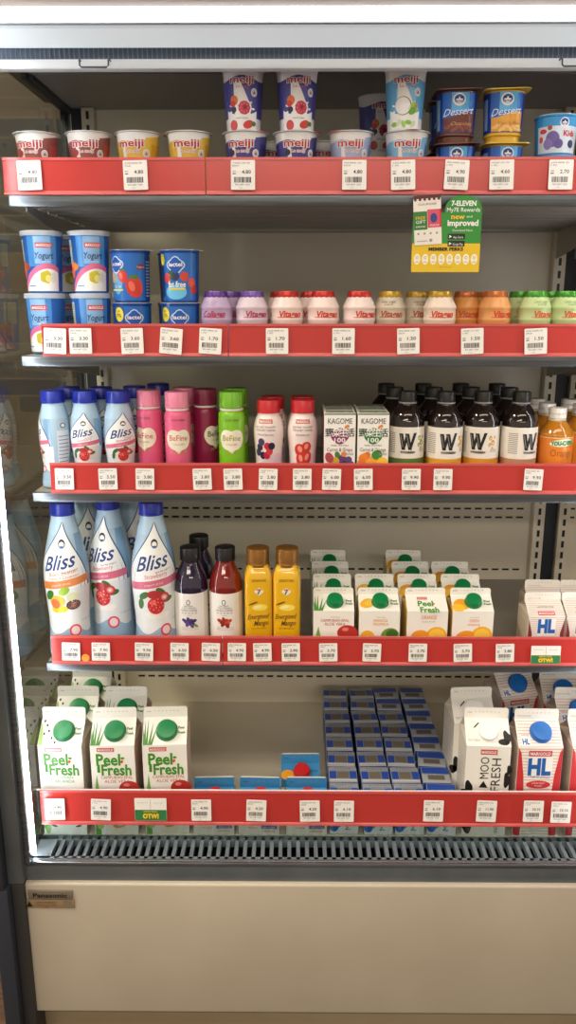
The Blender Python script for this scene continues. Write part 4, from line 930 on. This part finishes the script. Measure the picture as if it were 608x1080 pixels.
# one-litre cartons on the bottom deck
LG = (69, 69, 159, 189, 206.5)
big = {'durian': gable(*LG, cw, M('d9d8c8', .45), peel_art(('DURIAN', 'BELANDA'), '3f9a6a', 'durian', 159, True, 189, 206.5, 69), CAPG, 15.5, .5, 4),
       'aloe': gable(*LG, cw, M('d8c2b2', .45), peel_art(('CAMPURAN EPAL', 'ALOE VERA'), 'b8504a', 'aloe', 159, True, 189, 206.5, 69), CAPG, 15.5, .5, 3)}
g = 'tall white juice cartons on the bottom deck'
for k, px, Y, rz, lab in (('durian', 68, .0055, -.02, 'tall white green-capped juice carton with green flavour name, foremost left'), ('aloe', 121.5, .0055, .02, 'tall white green-capped juice carton with red flavour name, middle of the front three'), ('aloe', 175, .0085, .05, 'tall white green-capped juice carton with red flavour name, right of the front three'),
        ('durian', 83, .078, .02, 'tall white green-capped juice carton, left of the second row'), ('aloe', 134, .078, .0, 'tall white green-capped juice carton, right of the second row'), ('durian', 97.5, .15, .0, 'tall white green-capped juice carton in the third row, just under the shelf')):
    P(big[k], px, Y, S5, rz, lab, 'juice carton', g, .19)
def moo_art(f, q, n, L):
    date_code(n, 189, 206.5, 69); B = M('1c1a1a', .42)
    f.band(-12, 14, 144, 153, M('cf4a44', .4), 1); f.text('MARIGOLD', 1, 148.5, 4.6, WHITE, w=23, o=.4, bold=.02)
    f.text('MOO', -5, 121, 14, B, w=38, rot=pi/2); f.poly([(-12, 86), (2, 86), (-5, 98)], B); f.text('FRESH', 13, 109, 15, B, w=58, rot=pi/2)
    f.text('milk', 18, 14, 8, B, rot=pi/2)
    for u, v, rx, ry, a in ((-28, 84, 6, 14, 0), (-33, 76, 6, 8, .4), (31, 100, 5, 13, 0), (-28, 14, 7, 12, .5), (34, 118, 4, 8, 0)): f.blob(u, v, rx, ry, B, rot=a, fn=lambda a: 1+.15*cos(3*a))
    q.blob(29, L*.3, 6, 11, B, fn=lambda a: 1+.2*cos(3*a)); q.blob(24, L*.15, 9, 5, B); q.poly([(-20, L*.62), (-12, L*.8), (-13, L*.84), (-21, L*.66)], B); q.text('MOO FRESH', -22, L*.2, 3.4, GREY, w=18)
moo = gable(*LG, cw, M('e6dfd2', .45), moo_art, M('f3f2ee', .35), 15.5, .5, 0)
g = 'white cow-spot milk cartons on the bottom deck'
P(moo, 513, .0085, S5, -.04, 'tall white milk carton with black cow spots and upright lettering, in front', 'milk carton', g, .19)
P(moo, 497, .08, S5, .05, 'tall white cow-spot milk carton, white cap in view, behind the front one', 'milk carton', g, .19)
def hl_art(f, q, n, L):
    n.text('1 3 5 7 2 4', 4, 200, 2.2, M('b8b2aa', .5), w=34); n.text('LOW LACTOSE', -20, 195, 2.4, M('77818f', .5), w=22)
    cut = lambda v: 34
    stripes(f, 33, 4, 158, 5.4, M('d8a090', .45), 1.1); stripes(q, 33, 1, L, 5, M('d8a090', .45), 1.1)
    for s in (-1, 1): f.band(*sorted((s*34.2, s*23)), 2, (lambda s: lambda u: 158-((34.2-abs(u))/11.2)**.6*90)(s), HLR, 8, o=.3); f.poly([(s*34.2, 2), (s*23, 2), (s*21, 68), (s*24, 110), (s*30, 150), (s*34.2, 158)], HLR, o=.35)
    f.band(-18, 18, 143.5, 153, M('c8343a', .4), 1, o=.4); f.text('MARIGOLD', 0, 148.2, 5.4, WHITE, w=32, o=.6, bold=.02)
    f.band(-19, 20, 110, 142, WHITE, 1, o=.3); f.text('HL', 0, 126, 28, HLB, w=36, bold=.05, o=.6); f.text('high in calcium', 2, 107.5, 4, HLB, w=30, o=.6, slope=-.08)
    f.blob(0, 94, 19, 7, HLR, o=.5); f.text('LOW FAT', 0, 96.5, 3, WHITE, w=20, o=.7); f.text('PLAIN', 0, 92, 3, WHITE, o=.7); f.band(-6, 8, 8, 26, M('e2ddd6', .5), 1, o=.4)
    q.band(-30, -14, L*.05, L*.4, WHITE, 1, o=.2); q.text('HL', -22, L*.2, 9, HLB, w=11, bold=.04, o=.4); q.text('MARIGOLD', -22, L*.42, 2.6, HLR, w=12, o=.4)
hb = gable(*LG, M('f0ece4', .42), M('d3c2b6', .45), hl_art, M('1d6cc0', .3), 15.5, .52, 3)
g = 'tall striped milk cartons on the bottom deck'
for px, Y, rz, lab in ((566, .0055, .0, 'tall red-striped milk carton with blue cap, foremost, beside the cow-spot carton'), (622, .0055, .0, 'tall red-striped milk carton, foremost, cut by the right photo edge'), (607, .08, .0, 'tall red-striped blue-capped milk carton in the second row'), (590, .152, .0, 'tall red-striped blue-capped milk carton in the third row'), (540, .172, .25, 'tall red-striped milk carton turned aside at the back, just under the shelf')):
    P(hb, px, Y, S5, rz, lab, 'milk carton', g, .19)
# low blue-topped juice cartons
def blue_art(f, q, n, L):
    bl = M('3d8cc4', .4); q.band(-32.5, 32.5, 0, L, bl, 1, o=.05); n.band(-32.5, 32.5, 66, 84, bl, 1, o=.05); n.text('OPEN', -24, 76, 2.4, M('1d3f6a', .5)); n.text('1 3 5 7', 4, 78, 2, M('6aaad2', .5), w=30)
    q.blob(-22, L*.3, 11, 10, M('f0a52a', .4), o=.3); q.text('Peel Fresh', 22, L*.55, 4, M('2f7a3a', .4), w=14, o=.4); f.band(-32.5, 32.5, 40, 54, bl, 1, o=.1)
    f.text('Peel', -18, 34, 9, PEELG, w=20, bold=.03); f.text('Fresh', -14, 22, 9, PEELG, w=24, bold=.03); f.text('Minuman', -10, 13, 3, M('d8622f', .4)); f.band(4, 29, 11, 17, M('2f6aae', .4), 1); f.text('LESS SUGAR', 16.5, 14, 3, WHITE, w=20, o=.4); f.text('ORANGE', 16, 7, 4, M('d8762f', .4), w=20); f.text('juice drink', 18, 30, 3, M('d8542f', .4)); f.text('1x250', 18, 24, 2.6, GREY)
lo = gable(65, 62, 54, 66, 85, M('eeeae2', .42), M('d8d2c8', .45), blue_art, M('c8282c', .3), 13, .45, 2)
g = 'low blue-topped juice cartons on the bottom deck'
for px, Y, rz, lab in ((226.5, .003, .03, 'low blue-topped juice carton beside the tall white cartons, left of the front three'), (274.5, .003, -.03, 'low blue-topped juice carton, middle of the front three'), (323.5, .003, .0, 'low blue-topped juice carton beside the milk packs, right of the front three'), (317, .074, .02, 'low blue-topped juice carton with red cap in view, alone in the second row')):
    P(lo, px, Y, S5, rz, lab, 'juice carton', g, .06)
# little blue milk packs in four deep columns
def pack(var):
    root = empty('milk_pack'); b = MB(MM); b.box(-23.5, 23.5, -22, 22, 0, 65, M('a6abb2', .35), 1.2, 2)
    for s in (-1, 1):
        e = Dec(b, (lambda sg: lambda u, v, o: (sg*(23.5+o), u, v))(s), .12, 60); e.band(-21, 21, 30, 63, M('2a4fae', .38), 1); e.band(-21, 21, 4, 28, M('8fa6cc', .4), 1)
    b.build('carton', root)
    b = MB(MM); B2 = M('2a4fae', .38); W2 = M('c9cdd2', .45)
    t = Dec(b, lambda u, v, o: (u, v, 65+o), .12, 60)
    if var == 0:
        t.band(-22.5, -11, -14, 8, B2, 1); t.band(11, 22.5, -14, 8, B2, 1); t.band(-10.5, 10.5, -14, 8, M('8d857a', .5), 1)
        for i in range(12): t.band(-9.5+i*1.6, -8.7+i*1.6, -12, 6, M('5d5850', .5), 1, o=.25)
        for i in range(12): t.band(-20+i*3.4, -18.2+i*3.4, 9.5, 11, B2, 1)
        t.text('0 1 2 5 1 4', 0, 16, 3, INK, w=26); t.band(-22, 22, -19, -16, M('d6d4ce', .4), 1)
    else:
        t.band(-22.5, 22.5, 2, 20, B2, 1); t.band(-14, 14, -16, -2, M('7d766c', .5), 1)
        for i in range(12): t.band(-19+i*3.2, -17.4+i*3.2, -.6, .8, B2, 1)
        for i in range(10): t.band(-12.5+i*2.6, -11.4+i*2.6, -15, -3, M('4d4840', .5), 1, o=.25)
    f = Dec(b, lambda u, v, o: (u, -22-o, v), .12, 60)
    f.band(-22.5, 22.5, 1, 40, M('e4e8ec', .4), 1, o=.06); f.band(-22.5, 22.5, 44, 63, B2, 1); f.blob(-12, 28, 11, 17, M('4a86d0', .4)); f.blob(-16, 14, 7, 9, M('2a6ac0', .4), o=.4); f.text('MILK', 6, 24, 9, M('3a5f9a', .4), w=30, rot=pi/2); f.blob(19, 24, 3, 8, M('9a4a48', .4)); f.text('RENDAH', 0, 53, 5, WHITE, w=28)
    b.build('print', root); return root
packs = [pack(0), pack(1)]
ords = ('foremost', 'second', 'third', 'fourth', 'fifth', 'sixth', 'seventh', 'last')
cols = ('leftmost column, beside the low blue cartons', 'second column from the left', 'third column from the left', 'rightmost column, beside the cow-spot cartons')
for c, (px, n) in enumerate(((363.5, 8), (398, 8), (431, 8), (465, 8))):
    x = xat(px, 0, S5+.065)
    for i in range(n):
        var = 1 if (c == 3 or (c == 2 and i > 5)) else 0
        if c == 1 and i in (2, 4): var = 0
        put(packs[var], x+R.uniform(-.001, .001), -.005+.0485*i+R.uniform(-.001, .001), S5, R.uniform(-.055, .055) + (-.05 if c == 3 and i < 4 else 0), 'little blue and white milk pack, %s in the %s' % (ords[i], cols[c]), 'milk pack', 'little blue milk packs in columns')

# ================================================================== price tags, offer tags, sticker, hanging sign
TAGB = M('1c1c20', .5); tagpaper = M('f0eeea', .5)
def price_tag(price, px, z, Y, where, rz, w=32, h=37, first='tag'):
    root_mb = MB(MM); o = rrect(w/2, h/2, 1.2, 2); root_mb.extrude_y(o, -.3, .3, tagpaper)
    r = root_mb.build('price_tag'); r.location = (xat(px, Y, z), Y, z); r.rotation_euler = (-.06, R.uniform(-.035, .045) if rz is None else rz, 0)
    b = MB(MM); d = Dec(b, lambda u, v, o: (u, -.3-o, v), .1, 60); k = h/37.
    d.text(R.choice(('MILK DRINK 125G', 'YOGURT CUP 135G', 'JUICE DRINK 250', 'DAIRY DRINK 200')), -2, 15*k, 1.9, TAGB, w=w*.72); d.text(R.choice(('CHILLED', '1 PC', 'EACH')), -w*.3, 11.6*k, 1.9, TAGB, w=w*.26)
    d.text(price, 4.5, 4*k, 4.6, TAGB, w=12, bold=.01); d.text('RM', -w*.36, 4.5*k, 2.2, TAGB); d.band(-w*.43, -w*.3, 1.0*k, 2.2*k, TAGB, 1)
    x = -w*.37
    while x < w*.3: q = R.uniform(.5, 1.4); d.band(x, x+q, -9.5*k, -2.5*k, TAGB, 1); x += q+R.uniform(.4, .9)
    d.text('955 6007 1234', -1, -12*k, 2.0, TAGB, w=w*.6); d.text('12/20', -3, -16*k, 1.5, GREY)
    b.build('print', r)
    tag(r, 'white price tag reading %s, %s' % (price, where), 'price tag', 'price tags on the shelf strips')
TY = -.0078
for p, px, wh in (('4.80', 31, 'left end of the top strip under the red-brown cups'), ('4.80', 143, 'top strip, under the left yellow cup'), ('4.80', 256.5, 'top strip, under the left tall berry cup'), ('4.80', 374, 'top strip, under the pale blue cup'), ('4.80', 425.5, 'top strip, under the tall coconut cup'), ('4.90', 482, 'top strip, under the brown dessert pots'), ('4.60', 529.5, 'top strip, under the yellow dessert pots'), ('2.70', 592, 'right end of the top strip')): price_tag(p, px, S1+.0235, TY, wh, None)
for p, px, wh, rz in (('3.30', 58, 'left end of the second strip', .04), ('3.30', 85, 'second strip, right of the first tag', .0), ('3.60', 139.5, 'second strip, under the left berry tubs', -.02), ('3.60', 180.5, 'second strip, tilted, under the right berry tubs', .09), ('1.70', 222, 'second strip, just left of the strip joint', .06), ('1.70', 292.5, 'second strip, under the leftmost red-capped bottle', 0), ('1.60', 362.5, 'second strip, under the rightmost red-capped bottle', 0), ('1.50', 431, 'second strip, under the gold-capped bottles', -.03), ('1.50', 498.5, 'second strip, under the orange bottles', -.04), ('1.50', 565.5, 'second strip, under the green bottles', -.05)): price_tag(p, px, S2+.0205, TY, wh, rz, 31, 35)
for p, px, wh in (('3.50', 68, 'left end of the third strip'), ('3.50', 114, 'third strip, between the blue-capped bottles'), ('3.80', 153, 'third strip, under the turned pink bottle'), ('3.80', 213.5, 'third strip, under the wine-red bottle'), ('3.80', 246, 'third strip, under the lime bottle'), ('2.80', 283, 'third strip, under the dark-berry drink'), ('2.80', 319, 'third strip, under the strawberry red-capped drink'), ('6.00', 350, 'third strip, under the grape juice carton'), ('6.00', 383.5, 'third strip, under the orange juice carton'), ('9.90', 434, 'third strip, under the green-banded dark bottle'), ('9.90', 467.5, 'third strip, under the yellow-banded dark bottle'), ('9.90', 563, 'third strip, right end beside the orange soda')): price_tag(p, px, S3+.0215, TY, wh, None, 27, 31)
for p, px, wh in (('7.90', 75, 'left end of the fourth strip'), ('7.90', 106.5, 'fourth strip, right of the orange dot'), ('9.90', 152, 'fourth strip, under the right tall blue-capped bottle'), ('6.50', 189.5, 'fourth strip, under the purple juice'), ('6.50', 222.5, 'fourth strip, just left of the strip joint'), ('4.90', 250, 'fourth strip, under the red juice'), ('4.90', 277, 'fourth strip, under the left mango bottle'), ('3.90', 307, 'fourth strip, under the right mango bottle'), ('3.70', 346.5, 'fourth strip, under the apple and aloe carton'), ('3.70', 392.5, 'fourth strip, under the mango carton'), ('3.70', 441, 'fourth strip, under the capless orange carton'), ('3.70', 488.5, 'fourth strip, under the sweet orange carton'), ('3.80', 533, 'fourth strip, left of the green offer tag')): price_tag(p, px, S4+.0215, TY, wh, None, 28, 29)
TY5 = -.0482; TZ5 = .4835
for p, px, wh in (('4.80', 58, 'left end of the bottom strip'), ('4.90', 106.5, 'bottom strip, left of the green offer tag'), ('4.90', 212.5, 'bottom strip, under the left low blue carton'), ('4.20', 270.5, 'bottom strip, under the middle low blue carton'), ('4.20', 327, 'bottom strip, under the right low blue carton'), ('6.10', 363, 'bottom strip, under the leftmost milk packs'), ('6.10', 457.5, 'bottom strip, under the rightmost milk packs'), ('11.90', 513.5, 'bottom strip, under the cow-spot carton'), ('10.10', 563, 'bottom strip, under the striped milk carton'), ('10.10', 592, 'right end of the bottom strip')): price_tag(p, px, TZ5+R.uniform(-.001, .001), TY5, wh, None, 31, 36)
def offer(px, z, Y, where, w, h):
    b = MB(MM); b.extrude_y(rrect(w/2, h/2, 1, 2), -.3, .3, PAPER); r = b.build('offer_tag'); r.location = (xat(px, Y, z), Y, z); r.rotation_euler = (-.06, 0, 0)
    b = MB(MM); d = Dec(b, lambda u, v, o: (u, -.3-o, v), .1, 90); d.band(-w/2+.3, w/2-.3, -h/2+.3, -h*.02, M('2f7a44', .45), 1); d.text('GREAT DEAL', 0, -h*.09, 2.2, YEL, w=w*.45, bold=.02); d.text('OTW!', 0, -h*.29, h*.2, YEL, w=w*.5, bold=.06)
    d.band(-.3, .3, 0, h*.45, GREY, 1); d.text('ON THE WAY', -w*.25, h*.3, 1.8, GREY, w=w*.35); d.text('stock', w*.25, h*.3, 1.8, GREY, w=w*.3); b.build('print', r)
    tag(r, where, 'offer tag', 'green offer tags')
offer(576, S4+.0185, TY, 'green and white offer tag with yellow letters, under the small striped milk', 45, 29); offer(159, TZ5+.0015, TY5-.0008, 'green and white offer tag with yellow letters, on the bottom strip', 50, 38)
b = MB(); bm_ = bmesh.new(); bmesh.ops.create_cone(bm_, cap_ends=True, segments=24, radius1=.0062, radius2=.0062, depth=.0006, matrix=Matrix.Rotation(pi/2, 4, 'X')); b.bm(bm_, M('ef9a3a', .5), False); r = b.build('round_sticker'); r.location = (xat(90, -.0077, S4+.012), -.0064, S4+.0105); tag(r, 'small round orange sticker at the left of the fourth shelf strip', 'sticker')

# hanging members sign
sy = -.012; zt, zm, zb = 0, 0, 0
def zat(py, Y):
    a = PITCH+math.atan((py-540)/F); return H-(Y+D)*tan(a)
xl, xr = xat(435, sy, 1.33), xat(507, sy, 1.33); z0, z1, z2 = zat(287, sy), zat(257, sy), zat(206, sy)
cx = (xl+xr)/2; Wd = (xr-xl)/MM; Hh = (z2-z0)/MM; ym = (z1-z0)/MM
b = MB(MM); hw = Wd/2
b.extrude_y([(-hw, 0), (hw, 0), (hw, ym), (-hw, ym)], -.5, .5, M('e8c21e', .45)); sign = b.build('shelf_sign'); sign.location = (cx, sy, z0)
b = MB(MM)
arch = [(-hw, ym-.2), (hw, ym-.2), (hw, Hh-16)]+[(hw*.46+hw*.54*cos(a), Hh-17+17*sin(a)) for a in (.3, .6, .9, 1.2, 1.57, 1.95, 2.25, 2.55, 2.85)]+[(-hw*.08, Hh-22), (-hw, Hh-24)]
b.extrude_y(arch, -.4, .5, M('2f8f34', .45)); b.build('green_board', sign)
b = MB(MM); fx = lambda y0: (lambda u, v, o: (u, y0-o, v)); ph = -hw*.52
mt = Matrix.Translation((ph+2, 0, 0)) @ Matrix.Rotation(-.07, 4, 'Y')
b.box(-hw*.4, hw*.4, -1.6, -.5, ym-1.5, Hh+1, M('efe9e0', .45), .3, 1, mtx=mt)
def pf(u, v, o): w_ = mt @ Vector((u, -1.7-o, v)); return tuple(w_)
d = Dec(b, pf, .1, 90); q = hw*.4
d.band(-q, q, Hh-4, Hh+.8, M('5a2026', .45), 1)
for i in range(6): d.blob(-q*.85+i*q*.34, Hh-5, 1.8, 1.8, M('5a2026', .45), n=10)
d.text('COUPONS', 0, Hh-11, 2.4, INK, w=q*1.3); d.band(-q, -.4, ym+18, ym+41, M('2f7a30', .45), 1); d.text('FREE', -q*.5, ym+33, 4, YEL, w=q*.7); d.text('GIFT', -q*.5, ym+28, 4, WHITE, w=q*.7); d.text('DRINK', -q*.5, ym+22, 2.2, WHITE, w=q*.7)
d.band(0, q, ym+20, ym+43, M('d8506a', .45), 1); d.blob(q*.45, ym+32, 4.5, 6, M('2a3f8a', .45), o=.4); d.text('SNACK', q*.5, ym+23, 2.2, WHITE, w=q*.7, o=.4); d.band(q*.9, q, ym+20, ym+43, RED, 1, o=.3)
for i in range(4): d.blob(-q*.7+i*q*.45, ym+13, 1.5, 1.5, GREY, n=8)
d.text('stamps', -q*.45, ym+4, 2, INK, w=q*.8); d.blob(q*.2, ym+4, 2.2, 2.2, GREY, n=10)
b.build('coupon_card', sign)
b = MB(MM); d = Dec(b, fx(-.5), .1, 90); u0 = hw*.46
d.text('7-ELEVEN', u0, Hh-10, 6.2, WHITE, w=hw*.72, bold=.04); d.text('My7E Rewards', u0, Hh-18, 5.2, WHITE, w=hw*.96, bold=.01); d.text('new', u0-hw*.15, Hh-26.5, 6.6, YEL, w=hw*.4, bold=.02); d.text('and', u0+hw*.18, Hh-26.5, 3, WHITE, w=hw*.16)
d.text('improved', u0, Hh-34.5, 7.6, WHITE, w=hw*.9, bold=.035, o=.3); d.text('Download Now', u0, Hh-44, 2.8, WHITE, w=hw*.58)
for v, t in ((Hh-52, 'App Store'), (Hh-61, 'Google Play')): d.band(u0-hw*.42, u0+hw*.08, v-3.6, v+3.6, BLACK, 1); d.text(t, u0-hw*.12, v-.6, 3, WHITE, w=hw*.3, o=.3); d.poly([(u0-hw*.38, v-2), (u0-hw*.3, v), (u0-hw*.38, v+2)], WHITE, o=.3)
d.text('MEMBER PERKS', 0, ym-7, 4.2, BLACK, w=hw*1.02, bold=.05); 
for i in range(8): u = -hw*.84+i*hw*.24; d.blob(u, ym-20, hw*.098, 7, M('f6f0da', .45), n=18); d.blob(u, ym-18, 2.0, 2.0, M('c9b23a', .5), n=8, o=.4); d.blob(u, ym-18, 1.2, 1.2, M('f6f0da', .5), n=8, o=.5); d.band(u-2, u+2, ym-24, ym-23.2, GREY, 1, o=.4)
d.text('Terms and conditions apply', 0, ym-30, 1.6, M('8a6a10', .5), w=hw*.36); b.build('lettering', sign)
tag(sign, 'green and yellow member perks sign hanging from the top shelf strip', 'sign')
for o in list(bpy.data.objects):
    if o.type == 'EMPTY' and o.parent is None and 'label' not in o:
        for c in list(o.children): bpy.data.objects.remove(c)
        bpy.data.objects.remove(o)

# ------------------------------------------------------------------ light: store ceiling lamp, added fill lamps and dim surroundings
w = bpy.data.worlds.new('store'); SC.world = w; w.use_nodes = True
bg = w.node_tree.nodes['Background']; bg.inputs['Color'].default_value = lin('d8cbb8'); bg.inputs['Strength'].default_value = .8
def lamp(name, loc, sx, sy, e, col, rot=(0, 0, 0)):
    l = bpy.data.lights.new(name, 'AREA'); l.shape = 'RECTANGLE'; l.size = sx; l.size_y = sy; l.energy = e; l.color = lin(col)[:3]
    o = bpy.data.objects.new(name, l); COL.objects.link(o); o.location = loc; o.rotation_euler = rot
lamp('store_fill_lamp', (.2, -1.5, 2.75), 2.2, .4, 18, 'fff0da')
lamp('store_fill_lamp', (-1.0, -3.2, 2.75), 2.2, .4, 34, 'fff2e0')  # added low-angle fill that brightens the case's back panel
lamp('store_fill_lamp', (-1.6, -.3, 2.75), .4, 1.4, 85, 'fff0da')  # added fill for the tiled wall seen through the glass end
lamp('store_fill_lamp', (.6, -5.2, 2.75), 3.0, .4, 90, 'fff2e0')  # added far fill; its shallow light reaches deep between the shelves
SC.view_settings.view_transform = 'Standard'; SC.view_settings.look = 'None'; SC.view_settings.gamma = 1; SC.view_settings.use_curve_mapping = False
SC.view_settings.exposure = 0.38
SC.cycles.max_bounces = 8; SC.cycles.transparent_max_bounces = 12; SC.cycles.caustics_reflective = False
SC.cycles.sample_clamp_indirect = 6
